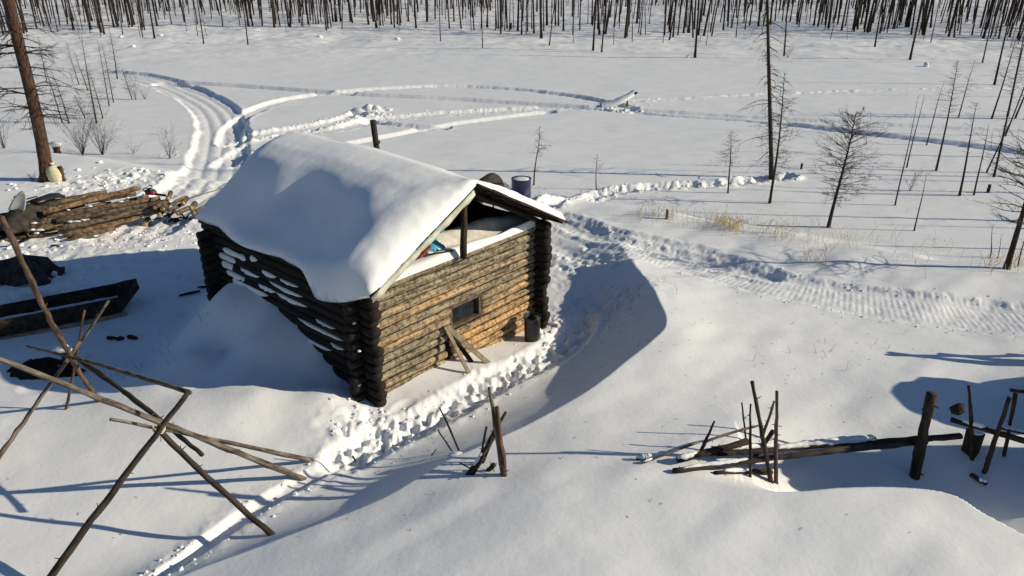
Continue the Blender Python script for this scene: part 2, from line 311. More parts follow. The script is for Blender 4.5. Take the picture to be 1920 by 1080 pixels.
# ------------------------------------------------------------------ mesh building
class MB:
    def __init__(s): s.v = []; s.f = []; s.uv = []; s.ti = []; s.mi = []
    def tube(s, P, rad, n=8, caps=True, tint=None, wob=0, rs=None, mi=0, cmi=None):
        P = [Vector(p) for p in P]; k = len(P); base = len(s.v); t = rnd.random() * .5 if tint is None else tint
        if not hasattr(rad, '__len__'): rad = [rad] * k
        ax = (P[-1] - P[0]).normalized(); ref = Vector((0, 0, 1)) if abs(ax.z) < .9 else Vector((1, 0, 0))
        acc = rnd.random() * 9; ph = [rnd.uniform(-1, 1) for _ in range(8)]
        for i in range(k):
            d = (P[min(i + 1, k - 1)] - P[max(i - 1, 0)]).normalized(); u = d.cross(ref).normalized(); w = u.cross(d)
            if i: acc += (P[i] - P[i - 1]).length
            for j in range(n):
                a = 2 * math.pi * j / n; r = rad[i]
                if wob: r *= 1 + wob * (math.sin(a * 2 + ph[0] * 3 + i * 1.3 * ph[1]) * .6 + rnd.uniform(-.6, .6))
                s.v.append(P[i] + (u * math.cos(a) + w * math.sin(a)) * r); s.ti.append(t)
        for i in range(k - 1):
            va = acc * 0 + i * (P[-1] - P[0]).length / (k - 1) + ph[2] * 5
            vb = va + (P[-1] - P[0]).length / (k - 1); cr = 2 * math.pi * max(rad[0], .02)
            for j in range(n):
                a = base + i * n + j; b = base + i * n + (j + 1) % n
                s.f.append((a, b, b + n, a + n)); u0 = j / n * cr + ph[3]; u1 = (j + 1) / n * cr + ph[3]
                s.uv += [(u0, va), (u1, va), (u1, vb), (u0, vb)]; s.mi.append(mi)
        if caps:
            c = mi if cmi is None else cmi
            s.f.append(tuple(base + j for j in range(n))[::-1]); s.uv += [(math.cos(j) * .05, math.sin(j) * .05) for j in range(n)]; s.mi.append(c)
            e = base + (k - 1) * n; s.f.append(tuple(e + j for j in range(n))); s.uv += [(math.cos(j) * .05, math.sin(j) * .05) for j in range(n)]; s.mi.append(c)
    def box(s, c, size, rot=None, jit=0, tint=0):
        base = len(s.v); c = Vector(c)
        for sx, sy, sz in ((-1,-1,-1),(1,-1,-1),(1,1,-1),(-1,1,-1),(-1,-1,1),(1,-1,1),(1,1,1),(-1,1,1)):
            p = Vector((sx * size[0] / 2, sy * size[1] / 2, sz * size[2] / 2)) + Vector((rnd.uniform(-jit, jit), rnd.uniform(-jit, jit), rnd.uniform(-jit, jit)))
            if rot is not None: p = rot @ p
            s.v.append(c + p); s.ti.append(tint)
        for f in ((3,2,1,0),(4,5,6,7),(0,1,5,4),(1,2,6,5),(2,3,7,6),(3,0,4,7)):
            s.f.append(tuple(base + i for i in f)); s.uv += [(0, 0), (1, 0), (1, 1), (0, 1)]; s.mi.append(0)
    def beam(s, a, b, w, h, up=(0, 0, 1), jit=0):
        a = Vector(a); b = Vector(b); y = (b - a).normalized(); x = y.cross(Vector(up)).normalized(); z = x.cross(y)
        s.box((a + b) / 2, (w, (b - a).length, h), Matrix((x, y, z)).transposed(), jit)
    def grid(s, V, closed=False, mi=0, tint=0):
        """V: rows of points"""
        base = len(s.v); n = len(V[0])
        for r in V:
            for p in r: s.v.append(Vector(p)); s.ti.append(tint)
        for i in range(len(V) - 1):
            for j in range(n - 1 + (1 if closed else 0)):
                a = base + i * n + j; b = base + i * n + (j + 1) % n
                s.f.append((a, b, b + n, a + n)); s.uv += [(j, i), (j + 1, i), (j + 1, i + 1), (j, i + 1)]; s.mi.append(mi)
    def blob(s, c, r, n=7, jit=.25, rings=4):
        c = Vector(c); base = len(s.v); r = r if hasattr(r, '__len__') else (r, r, r)
        rows = []
        for i in range(rings + 1):
            th = math.pi * i / rings; row = []
            for j in range(n):
                a = 2 * math.pi * j / n + i * .4; q = 1 + rnd.uniform(-jit, jit)
                if i in (0, rings): q = 1
                row.append(c + Vector((math.sin(th) * math.cos(a) * r[0] * q, math.sin(th) * math.sin(a) * r[1] * q, math.cos(th) * r[2] * q)))
            rows.append(row)
        s.grid(rows[::-1], True)
    def build(s, name, m, parent=None, smooth=True, origin=None):
        me = bpy.data.meshes.new(name); o = Vector(origin) if origin is not None else Vector((0, 0, 0))
        me.from_pydata([v - o for v in s.v], [], s.f)
        uvl = me.uv_layers.new(name='UVMap'); uvl.data.foreach_set('uv', [c for p in s.uv for c in p])
        at = me.attributes.new('tint', 'FLOAT', 'POINT'); at.data.foreach_set('value', s.ti)
        for q in (m if isinstance(m, (list, tuple)) else [m]): me.materials.append(M[q] if isinstance(q, str) else q)
        me.polygons.foreach_set('material_index', s.mi)
        me.polygons.foreach_set('use_smooth', [smooth] * len(s.f)); me.update()
        ob = bpy.data.objects.new(name, me); COL.objects.link(ob); ob.location = o
        if parent is not None: ob.parent = parent
        return ob
def tag(o, label, cat, group=None, kind=None):
    if label: o['label'] = label
    if cat: o['category'] = cat
    if group: o['group'] = group
    if kind: o['kind'] = kind
    return o
def thing(name, label, cat, loc=(0, 0, 0), rz=0, group=None):
    o = bpy.data.objects.new(name, None); COL.objects.link(o); o.location = loc; o.rotation_euler = (0, 0, rz)
    return tag(o, label, cat, group)
def dup(root, loc, rz=0, sc=1, label=None, group=None):
    r = root.copy(); COL.objects.link(r); r.location = loc; q = rnd.random() ** 3 * .16; a_ = rnd.uniform(0, 6.28); r.rotation_euler = (q * math.cos(a_), q * math.sin(a_), rz); r.scale = (sc, sc, sc) if not hasattr(sc, '__len__') else sc
    if label: r['label'] = label
    if group: r['group'] = group
    for c in root.children:
        d = c.copy(); COL.objects.link(d); d.parent = r
    return r

# ------------------------------------------------------------------ THE SETTING: one snow sheet
def build_ground():
    dense = np.radians(np.arange(-47, 47.01, .1)); back = np.radians(np.arange(51, 309.1, 4.0))
    A = np.concatenate([dense, back])
    r1 = np.geomspace(.6, 5.2, 16)[:-1]; r2 = np.exp(np.arange(math.log(5.2), math.log(185), .0033)); r3 = np.geomspace(190, 1500, 26)
    Rr = np.concatenate([r1, r2, r3]); nr, na = len(Rr), len(A)
    RR, AA = np.meshgrid(Rr, A, indexing='ij'); x = (RR * np.sin(AA)).ravel(); y = (RR * np.cos(AA)).ravel()
    z, rib, rm = ground(x, y, True)
    GRID.update(r=Rr, z=z.reshape(nr, na), l0=math.log(5.2), i0=len(r1))
    dirt = np.zeros(x.shape)
    for px, py, s, a in [(200, 440, 1.5, .55), (330, 415, .9, .6), (60, 460, 1.2, .4), (80, 640, 1.1, .25), (300, 560, 1.0, .15), (120, 690, .5, .5), (1100, 480, 1.0, .12)]:
        c = pg(px, py); dirt = np.maximum(dirt, a * np.exp(-((x - c[0]) ** 2 + (y - c[1]) ** 2) / (s * s)))
    co = np.stack([x, y, z], 1); co = np.concatenate([co, [[0, 0, .7]]]); nv = len(co)
    i = np.arange(nr - 1)[:, None]; j = np.arange(na)[None]; j2 = (j + 1) % na
    a = (i * na + j).ravel(); b = (i * na + j2).ravel(); c = ((i + 1) * na + j2).ravel(); d = ((i + 1) * na + j).ravel()
    quads = np.stack([a, d, c, b], 1)
    jj = np.arange(na); tris = np.stack([np.full(na, nv - 1), jj, (jj + 1) % na], 1)
    me = bpy.data.meshes.new('snow_ground'); me.vertices.add(nv); me.vertices.foreach_set('co', co.ravel())
    nl = quads.size + tris.size; me.loops.add(nl); me.loops.foreach_set('vertex_index', np.concatenate([quads.ravel(), tris.ravel()]).astype(np.int32))
    npoly = len(quads) + len(tris); me.polygons.add(npoly)
    ls = np.concatenate([np.arange(len(quads)) * 4, quads.size + np.arange(len(tris)) * 3]).astype(np.int32)
    me.polygons.foreach_set('loop_start', ls); me.polygons.foreach_set('use_smooth', np.ones(npoly, bool))
    me.update(calc_edges=True); me.validate()
    for nm, ar in (('rib', rib), ('rm', rm), ('dirt', dirt)):
        q = me.attributes.new(nm, 'FLOAT', 'POINT'); q.data.foreach_set('value', np.append(ar, 0).astype(np.float32))
    me.materials.append(M['ground']); o = bpy.data.objects.new('snow_ground', me); COL.objects.link(o); o['kind'] = 'structure'
build_ground()

# crumbs of broken snow along the tracks
def clods():
    mb = MB(); r = random.Random(11)
    def put(x, y, s): mb.blob((x, y, gz(x, y) + s * .2), (s, s * r.uniform(.7, 1.3), s * r.uniform(.6, .9)), 6, .35, 3)
    for k, n, sp, smax in [(0, 190, .2, .04), (1, 40, .2, .04), (2, 70, .3, .04), (11, 110, .2, .07), (12, 60, .3, .04), (13, 50, .1, .04), (7, 90, .4, .08), (6, 70, .4, .09)]:
        P, w = TR[k][0], TR[k][1]
        for i in range(n):
            a = r.randrange(len(P) - 1); t = r.random(); p = P[a] * (1 - t) + P[a + 1] * t; d = P[a + 1] - P[a]; d = np.array([-d[1], d[0]]) / np.hypot(*d)
            q = p + d * r.choice((-1, 1)) * (w + .18 + r.gauss(0, sp * .6))
            if abs(q[0]) > 30: continue
            put(q[0], q[1], r.uniform(.015, smax) * r.uniform(.5, 1))
    for px, py, n, s, m in [(680, 770, 24, .3, .05), (1110, 600, 30, .5, .06), (60, 560, 30, .7, .16), (140, 345, 50, 1.0, .09), (250, 435, 90, 1.3, .045), (330, 440, 60, .8, .05), (700, 212, 18, .6, .15), (1160, 203, 15, .7, .12), (1040, 620, 40, .3, .07), (250, 330, 40, .8, .1), (30, 470, 40, .7, .08)]:
        c = pg(px, py)
        for i in range(n): put(c[0] + r.gauss(0, s), c[1] + r.gauss(0, s), r.uniform(.02, m))
    o = mb.build('snow_clods', 'snow', smooth=False); tag(o, 'small crumbled lumps of white snow thrown beside the tracks and paths', 'snow lumps', kind='stuff')
clods()

# ------------------------------------------------------------------ CABIN
def log_pts(a, b, n, wob, r):
    a = Vector(a); b = Vector(b)
    return [a.lerp(b, i / (n - 1)) + Vector((rnd.uniform(-wob, wob), rnd.uniform(-wob, wob), rnd.uniform(-wob, wob) * .6)) for i in range(n)]
def cabin():
    root = thing('log_cabin', 'small log cabin with thick wind shaped snow on its roof', 'cabin', (CX, CY, 0), R(CA))
    sp = .168; E = .33; wx0, wx1, wz0, wz1 = 1.96, 2.80, .60, 1.08
    # gable wall seen in full sun
    mb = MB(); ends = MB()
    zs = [-.45 + sp * k for k in range(15)]
    for k, z in enumerate(zs):
        zc = z + sp / 2
        if zc > ZT - .02: break
        r = .0885 + rnd.uniform(-.006, .006)
        def tn(x):
            if x < -.05: return -.3
            b = .12 if z > 1.45 else .30
            if z < .35: b = .42
            return b + rnd.uniform(-.12, .14) + (.18 if x > 2.6 and z < 1.5 else 0)
        spans = [(-E - rnd.uniform(0, .06), 1.6), (1.6, W + E + rnd.uniform(0, .05))]
        if wz0 < zc < wz1: spans = [(spans[0][0], wx0), (wx1, spans[1][1])]
        elif zc < wz0 and zc > -.2: spans = [(spans[0][0], 1.78 + .05 * (k % 2)), (1.95 + .05 * (k % 2), spans[1][1])]
        else: spans = [(spans[0][0], spans[1][1])]
        for a, b in spans:
            if a < -.1:
                e_ = MB(); e_.tube(log_pts((a + .05, 0, zc), (-.06, 0, zc), 3, .004, r), [r * 1.02] * 3, 12, wob=.05); e_.build('log_end', 'dark', root); a = -.06  # end stub made darker than its log: corner shade put into the colour
            n = max(4, int((b - a) / .16)); pts = log_pts((a, 0, zc), (b, 0, zc), n, .006, r)
            mb.tube(pts, [r * (1 + rnd.uniform(-.04, .04)) for _ in pts], 12, tint=tn((a + b) / 2), wob=.03)
    mb.build('wall', 'gable', root)
    mb = MB()
    for (xa, xb, za, zb) in ((0, W, -.4, wz0), (0, wx0, wz0, wz1), (wx1, W, wz0, wz1), (0, W, wz1, 2.02)): mb.box(((xa + xb) / 2, .02, (za + zb) / 2), (xb - xa - .004, .05, zb - za - .004))
    for k in range(1, 15):
        z = -.45 + sp * k
        for xa, xb in (((-.02, wx0), (wx1, W)) if wz0 < z < wz1 else ((-.02, W),)):
            if z > ZT - .05: continue
            mb.tube(log_pts((xa, -.036, z), (xb, -.036, z), int((xb - xa) / .07), .006, .02), [rnd.uniform(.012, .026) for _ in range(int((xb - xa) / .07))], 5, wob=.3)
    mb.build('chinking', 'dark', root, False)
    # side and back walls, dark old logs
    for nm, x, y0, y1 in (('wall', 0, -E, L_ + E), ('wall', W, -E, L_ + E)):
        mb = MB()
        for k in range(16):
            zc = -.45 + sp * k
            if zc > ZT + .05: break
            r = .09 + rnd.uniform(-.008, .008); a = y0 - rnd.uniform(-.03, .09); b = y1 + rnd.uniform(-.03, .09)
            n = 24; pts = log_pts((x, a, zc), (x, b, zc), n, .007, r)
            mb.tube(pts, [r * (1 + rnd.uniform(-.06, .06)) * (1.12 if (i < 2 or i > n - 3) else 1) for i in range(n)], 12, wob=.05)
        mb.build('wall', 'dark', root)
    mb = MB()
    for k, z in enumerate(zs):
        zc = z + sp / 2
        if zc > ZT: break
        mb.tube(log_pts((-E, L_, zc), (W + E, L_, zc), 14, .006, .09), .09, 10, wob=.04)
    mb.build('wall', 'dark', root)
    mb = MB(); mb.box((W / 2, L_ / 2, -.2), (W - .1, L_ - .1, .1)); mb.box((W / 2, L_ / 2, 1.97), (W - .05, L_ - .05, .12)); mb.build('floor', 'board', root, False)
    # log stubs beside the doorway joint under the window
    # window
    fr = MB(); cx, cz = (wx0 + wx1) / 2, (wz0 + wz1) / 2; fw, fh = wx1 - wx0, wz1 - wz0
    for (x, z, sx, sz) in ((cx, wz0 + .03, fw, .055), (cx, wz1 - .03, fw, .055), (wx0 + .03, cz, .055, fh - .12), (wx1 - .03, cz, .055, fh - .12)):
        fr.box((x, -.005, z), (sx, .12, sz))
    wo = fr.build('window', 'frame', root, False)
    pn = MB(); pn.box((cx, .03, cz), (fw - .1, .012, fh - .1)); pn.build('pane', 'glass', wo, False)
    dk = MB(); dk.box((cx, .8, cz), (fw + .3, 1.2, fh + .3)); 
    # roof: two boarded slopes, dark underneath
    RZ = 3.42; sl_ = (RZ - 2.25) / (W / 2)
    y0, y1 = -.5, L_ + .32
    def rz(x): return RZ - sl_ * abs(x - W / 2)
    for side, x1 in ((-1, -.15), (1, W + .32)):
        mb = MB(); n = 15; wd_ = abs(W / 2 - x1) / n
        for i in range(n):
            xa = W / 2 + side * wd_ * i; xb = xa + side * wd_ * .96
            ov = rnd.uniform(-.05, .05); za, zb = rz(xa) + .03 * (i % 2), rz(xb) + .03 * (i % 2)
            a = Vector(((xa + xb) / 2, y0 + ov, (za + zb) / 2)); b = Vector(((xa + xb) / 2, y1 + ov, (za + zb) / 2))
            mb.beam(a, b, wd_ * 1.08, .035, up=(-side * 0 + (sl_ * side), 0, 1))
        # second course of split boards at the edge
        for i in range(7):
            t = i / 7; xa = W / 2 + side * (abs(W / 2 - x1)) * t; xb = W / 2 + side * (abs(W / 2 - x1)) * (t + .15)
            if side > 0: mb.beam((xa, y0 - .02 - .02 * (i % 2), rz(xa) + .05), (xb, y0 - .02 - .02 * (i % 3), rz(xb) + .045), .14, .035, jit=.006)
        mb.build('roof', 'board', root, False)
    mb = MB()
    for x in (.55, 1.4, W - 1.4, W - .55, ):
        for y in (.15, 1.7, 3.2, 4.6): pass
    for y in (-.12, 1.5, 3.1, L_): 
        for s_ in (-1, 1): mb.tube(log_pts((W / 2, y, RZ - .1), (W / 2 + s_ * (W / 2 - .05), y, 2.16), 6, .006, .05), .05, 8)
    mb.build('rafters', 'dark', root)
    mb = MB(); mb.tube(log_pts((W / 2, -.47, RZ - .11), (W / 2, L_ + .4, RZ - .11), 8, .004, .07), .07, 8); mb.build('ridge_beam', 'dark', root)
    mb = MB()   # back gable boarded up
    for i in range(22):
        xa = i * W / 22 + W / 44; h = rz(xa) - 2.1 - .06
        if h > .03: mb.box((xa, L_ + .02, 2.06 + h / 2), (W / 22 * .97, .03, h))
    mb.build('back_gable', 'board', root, False)
    # pale board and film under the left rake, with a red scrap
    mb = MB(); n = 14
    rows = []
    for i in range(n + 1):
        t = i / n; x = W / 2 - .08 - t * (W / 2 + .1); z = rz(x) - .02; wv = .012 * math.sin(i * 2.1) + rnd.uniform(-.01, .01)
        rows.append([(x, -.53, z + .02), (x, -.55 + wv, z - .03 + wv), (x + .02, -.54 - wv, z - .065 - .03 * math.sin(i * 1.3) ** 2)])
    mb.grid(rows); fo = mb.build('fascia_board', 'fascia', root)
    so = fo.modifiers.new('s', 'SOLIDIFY'); so.thickness = .02
    mb = MB(); x = .95; mb.beam((x + .12, -.585, rz(x + .12) - .13), (x - .14, -.59, rz(x - .14) - .12), .05, .03); mb.build('red_strip', 'red', root, False)
    # post carrying the ridge
    mb = MB(); mb.tube(log_pts((W / 2 - .03, -.2, 2.02), (W / 2 + .02, -.22, RZ - .1), 8, .006, .06), [.062, .064, .06, .06, .058, .056, .056, .055], 10, wob=.05); mb.build('ridge_post', 'bark', root)
    # chimney pipe
    mb = MB(); mb.tube([(3.05, 3.0, 2.3), (3.0, 3.1, 3.98), (3.0, 3.1, 3.98)][:2], .062, 16, caps=True); mb.tube([(3.02, 3.05, 3.5), (3.02, 3.05, 3.55)], .068, 16); mb.build('chimney_pipe', 'iron', root)
    # ---- snow on the roof
    nx, ny = 96, 110; X0, X1, Y0, Y1 = -.80, W + .42, -.56, L_ + .48
    xs = np.linspace(X0, X1, nx); ys = np.linspace(Y0, Y1, ny); XX, YY = np.meshgrid(xs, ys, indexing='ij')
    roof = RZ + .05 - sl_ * np.abs(XX - W / 2)
    v = (YY - Y0) / (Y1 - Y0)
    # left edge wanders
    edgeL = -.27 - .24 * np.exp(-((YY - .30) / .50) ** 2) - .05 * vn(YY * 3.1, YY * 0, 66) - .05 * np.sin(YY * 2.7) * (v < .9) + .16 * sstep((YY - 3.4) / 1.3)
    xa_ = [-.8, -.4, 0, .5, 1.0, 1.5, 1.9, 2.25, 2.7, 3.4, 4.2, 5.0]; xb_ = [-.8, -.4, 0, .4, .8, 1.1, 1.5, 1.9, 2.25, 2.7, 3.4, 4.2, 5.0]; XS = XX + (.13 * np.sin(YY * 1.9 + .6) + .05 * np.sin(YY * 4.3)) * np.exp(-((XX - .8) / .5) ** 2)
    p0 = [2.16, 2.54, 2.83, 3.09, 3.30, 3.46, 3.51, 3.52, 3.36, 3.04, 2.64, 2.2]
    p1 = [2.16, 2.26, 2.42, 2.75, 3.12, 3.33, 3.48, 3.54, 3.56, 3.42, 3.05, 2.66, 2.2]
    p2 = [2.2, 2.28, 2.45, 2.79, 3.18, 3.42, 3.56, 3.61, 3.62, 3.50, 3.12, 2.70, 2.25]
    z0_, z1_, z2_ = np.interp(XX, xa_, p0), np.interp(XS, xb_, p1), np.interp(XS, xb_, p2)
    w1 = sstep((YY + .1) / 1.3); w2 = sstep((YY - 1.0) / 2.2)
    top = (z0_ * (1 - w1) + z1_ * w1) * (1 - w2) + z2_ * w2
    # hollow across the left slope
    top += .03 * sstep((XS - .78) / .10) * sstep((v - .12) / .15) * sstep((.75 - v) / .2)
    top += .012 * fbm(XX * 1.0, YY * 1.0, 61, 3)
    for _ in range(3):
        top[1:-1, 1:-1] = (top[1:-1, 1:-1] * 2 + top[:-2, 1:-1] + top[2:, 1:-1] + top[1:-1, :-2] + top[1:-1, 2:]) / 6
    eL = XX - edgeL; eR = (W + .36 + .03 * np.sin(YY * 4)) - XX; eF = YY - (Y0 + .03 * vn(XX * 3, XX * 0, 4)); eB = Y1 - YY - .03 * vn(XX * 3, XX * 0, 8)
    lf = np.where(XX < W / 2, 1.0, .0)
    def rd(e, w): return np.sqrt(np.clip(1 - (1 - np.clip(e / w, 0, 1)) ** 2, 0, 1))
    rF = .12 + .52 * (1 - sstep((XX - 1.4) / .9))
    prof = rd(eL, .30) * rd(eR, .12) * rd(eF, rF) * rd(eB, .35 + .55 * (1 - sstep((XX - .8) / 1.3)))
    under = roof - .0
    under = np.where(XX < -.10, np.maximum(roof, RZ + .05 - sl_ * (W / 2 + .10)) - (.05 + .20 * np.exp(-((YY - .3) / .7) ** 4)) * sstep((-.1 - XX) / .35), under)
    ztop = under + np.maximum(top - under, .03) * prof + (.006 + .035 * np.exp(-np.minimum(np.abs(eF), 9) / .3)) * fbm(XX * 8, YY * 8, 71, 3) * np.minimum(prof * 1.5, 1) + .05 * vn(XX * 2.2 + 5, YY * 2.2, 72) * np.exp(-np.abs(eF) / .5) * prof
    ok = (eL > -.02) & (eR > -.0) & (eF > -.02) & (eB > -.02)
    # clamp columns onto the edge so that the outline is clean
    XC = np.maximum(XX, edgeL); XC = np.where(eR < 0, XX + eR, XC); YC = np.maximum(YY, YY - np.minimum(eF, 0)); YC = np.minimum(YC, YC + np.minimum(eB, 0))
    mb = MB(); T = [[(XC[i, j], YC[i, j], ztop[i, j]) for j in range(ny)] for i in range(nx)]
    B = [[(XC[i, j], YC[i, j], under[i, j] - .002 - (.05 if XX[i, j] < -.2 else 0) * min(1, max(0, eL[i, j] / .2))) for j in range(ny)] for i in range(nx)]
    mb.grid([r[::-1] for r in T]); mb.grid(B)
    rim_t = [T[i][0] for i in range(nx)] + [T[-1][j] for j in range(ny)] + [T[i][-1] for i in range(nx - 1, -1, -1)] + [T[0][j] for j in range(ny - 1, -1, -1)]
    rim_b = [B[i][0] for i in range(nx)] + [B[-1][j] for j in range(ny)] + [B[i][-1] for i in range(nx - 1, -1, -1)] + [B[0][j] for j in range(ny - 1, -1, -1)]
    mb.grid([rim_b, rim_t]); mb.build('roof_snow', 'snow', root)
    # ---- snow lying in the open gable, behind the wall top
    mb = MB(); rows = []
    for i in range(41):
        x = .05 + (W - .1) * i / 40; row = []
        for j in range(26):
            y = -.07 + j * .055; lim = rz(x) - .10
            z = 2.05 + .05 * math.sin(x * 1.7) + .10 * sstep(j / 9) + (.20 * float(sstep((x - .5) / 1.2)) * float(sstep((4.4 - x) / 1.2)) * float(sstep((j - 3) / 7))) - .50 * float(sstep((j - 11) / 5)) + .035 * float(fbm(np.array([x * 2.3]), np.array([y * 2.3]), 81, 3)[0]) - (.03 if j == 0 else 0)
            if j == 0: z = 2.0
            row.append((x, y, min(z, lim)))
        rows.append(row[::-1])
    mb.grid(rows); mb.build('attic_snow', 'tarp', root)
    mb = MB(); rows = []
    for i in range(41):
        x = .12 + (W - .2) * i / 40; row = []; wdt = .30 + .18 * math.sin(x * 1.1 + .5) + .04 * math.sin(x * 7)
        for j in range(7):
            t = j / 6; y = -.095 + t * wdt; z = 2.07 + .035 * math.sin(x * 3 + 1) * .6 + .075 * math.sin(math.pi * min(1, t * 1.1 + .12)) + .05 * t
            if j == 0: z = 2.03
            row.append((x, y, min(z, rz(x) - .08)))
        rows.append(row[::-1])
    mb.grid(rows); mb.build('wall_top_snow', 'snow', root)
    # snow caught between the logs of the shaded wall
    mb = MB(); r = random.Random(5)
    def strip(y0_, y1_, z, h=.045, out=.065):
        n = 9; rows = []; mb = MB()
        for i in range(n):
            t = i / (n - 1); y = y0_ + (y1_ - y0_) * t; k = math.sin(math.pi * min(1, max(0, t))) ** .5 * r.uniform(.75, 1.15) + .02
            rows.append([(-.05, y, z + h * k), (-.05 - out * .6 * k, y, z + h * k * .8), (-.05 - out * k, y, z), (-.05 - out * .8 * k, y, z - h * .9 * k), (-.05, y, z - h * k)])
        mb.grid(rows); mb.build('snow_patch', 'snow', root)
    for y0_, y1_, k, h in [(.5, .9, 7.5, .02), (.5, 1.9, 8.5, .03), (.7, 1.3, 9.5, .02), (1.5, 2.5, 10.5, .04), (1.6, 2.7, 11.5, .035), (1.7, 2.3, 12.5, .03), (2.5, 3.1, 10.5, .05), (2.8, 3.6, 9.5, .07), (3.0, 3.7, 11.5, .05),
                           (3.2, 4.4, 13.1, .06), (3.7, 4.5, 12.1, .07), (3.9, 4.45, 11.1, .075), (3.5, 4.3, 10.2, .06), (3.3, 4.1, 9.4, .08), (.28, .42, 9.5, .05), (.9, 1.8, 6.5, .03), (2.4, 2.9, 12.5, .05), (3.0, 3.25, 13.6, .06), (2.6, 3.5, 8.6, .06)]:
        strip(y0_, y1_, -.45 + sp * k, h)
    for k in range(4, 14):
        if r.random() < .6:
            mb = MB(); mb.blob((-.14 - r.random() * .1, r.uniform(-.12, -.05), -.45 + sp * (k + .05)), (.035, .04, .025), 6, .3, 3); mb.build('snow_patch', 'snow', root)
    return root
CAB = cabin()
def cw(x, y, z): return Vector(cab(x, y, z))

# things around the cabin
def leaning_plank(a, b, w, label, m='plank'):
    mb = MB(); a = Vector(a); b = Vector(b); nrm = Vector(cab(0, -1)[:3] - cab(0, 0)[:3]); mb.beam(a, b, w, .025, up=nrm)
    o = mb.build('plank', m, None, False, origin=a); tag(o, label, 'plank')
leaning_plank(cw(2.42, -.62, -.13), cw(1.80, -.12, .76), .10, 'long grey plank leaning with its top at the lower left corner of the window')
leaning_plank(cw(1.83, -.66, -.08), cw(1.76, -.14, .76), .075, 'narrow grey plank standing nearly upright against the sunny cabin wall')
leaning_plank(cw(2.22, -.40, -.15), cw(1.98, -.13, .45), .09, 'short dark board behind the two planks leaning on the cabin wall', 'board')

def bin_():
    p = cab(W - .60, -.46, 0); z = gz(p[0], p[1]) - .05; root = thing('rubbish_bin', 'black plastic bin with a rag at the rim, by the right cabin corner', 'bin', (p[0], p[1], z), R(CA))
    mb = MB(); n = 28; rows = []
    for z_, r_ in ((0, .13), (.02, .15), (.25, .158), (.50, .165), (.55, .168), (.57, .18), (.60, .18), (.60, .165), (.3, .15), (.3, .0)):
        rows.append([(r_ * math.cos(2 * math.pi * j / n) * (1.05), r_ * math.sin(2 * math.pi * j / n), z_ + (.01 * math.sin(j) if z_ > .5 else 0)) for j in range(n)])
    mb.grid(rows, True); mb.build('bin_body', 'black', root)
    mb = MB(); mb.blob((-.02, -.15, .50), (.05, .035, .08), 8, .4, 5); mb.blob((0, -.1, .6), (.08, .06, .03), 8, .4, 4); mb.build('rag', 'canvas', root)
bin_()

# snow covered tarp bundle, blue cloth in the attic, stick
mb = MB(); rows = []
for i in range(13):
    x = 1.62 + .42 * i / 12; rows.append([(x, .14 + .045 * j + .02 * math.sin(i + j), 2.13 + .026 * j + .035 * math.sin(i * 1.1 + j * 1.3) + .05 * math.sin(math.pi * i / 12)) for j in range(7)])
for r_ in rows:
    for k in range(len(r_)): r_[k] = cw(r_[k][0], r_[k][1] - .05, r_[k][2] + .06)
mb.grid(rows); o = mb.build('blue_cloth', 'blue'); tag(o, 'crumpled blue cloth lying in the open gable left of the ridge post', 'cloth', 'blue cloths in the open gable')
o.modifiers.new('s', 'SOLIDIFY').thickness = .01
mb = MB(); rows = []
for i in range(9):
    x = 2.16 + .26 * i / 8; rows.append([cw(x, .50 + .03 * math.sin(i * 2 + j), 2.33 + j * .045 + .02 * math.sin(i * 1.7 + j)) for j in range(5)])
mb.grid(rows); o = mb.build('blue_cloth', 'blue'); tag(o, 'smaller blue rag hanging deeper in the gable just beside the ridge post', 'cloth', 'blue cloths in the open gable')
o.modifiers.new('s', 'SOLIDIFY').thickness = .01
mb = MB(); mb.tube([cw(.55, .18, 2.20), cw(1.0, .12, 2.17), cw(1.6, .1, 2.19), cw(2.1, -.05, 2.16)], .016, 6); o = mb.build('stick', 'poledark'); tag(o, 'thin dark stick lying on the snow in the open gable left of the post', 'stick')

def drum():
    p = at_y(977, 392, 21.3); z = gz(p[0], p[1]); z = min(z, p[2]) - .05
    root = thing('oil_drum', 'dark blue steel drum with snow on its lid, standing behind the right roof edge', 'drum', (p[0], p[1], z))
    mb = MB(); n = 40; rows = []
    ht = p[2] - z + .94
    prof = [(0, .0), (0, .28), (.01, .292), (ht * .33 - .02, .287), (ht * .33, .297), (ht * .33 + .02, .287), (ht * .66 - .02, .287), (ht * .66, .297), (ht * .66 + .02, .287), (ht - .02, .287), (ht - .01, .297), (ht + .012, .297), (ht + .012, .283), (ht - .03, .28), (ht - .03, 0)]
    for z_, r_ in prof: rows.append([(r_ * math.cos(2 * math.pi * j / n), r_ * math.sin(2 * math.pi * j / n), z_) for j in range(n)])
    mb.grid(rows, True); mb.build('drum_body', 'drum', root)
    mb = MB(); mb.blob((0.0, .0, ht - .03), (.265, .265, .05), 18, .06, 6); mb.build('snow', 'crumb', root)
    for k in range(4):
        mb = MB(); a = rnd.uniform(-2.4, -.6); zz = rnd.uniform(.3, ht - .1); q = .2898
        mb.grid([[(q * math.cos(a + da), q * math.sin(a + da), zz + dz) for da in (-.06, 0, .05)] for dz in (-.05, 0, .045)]); mb.build('rust_patch', 'rust', root)
drum()

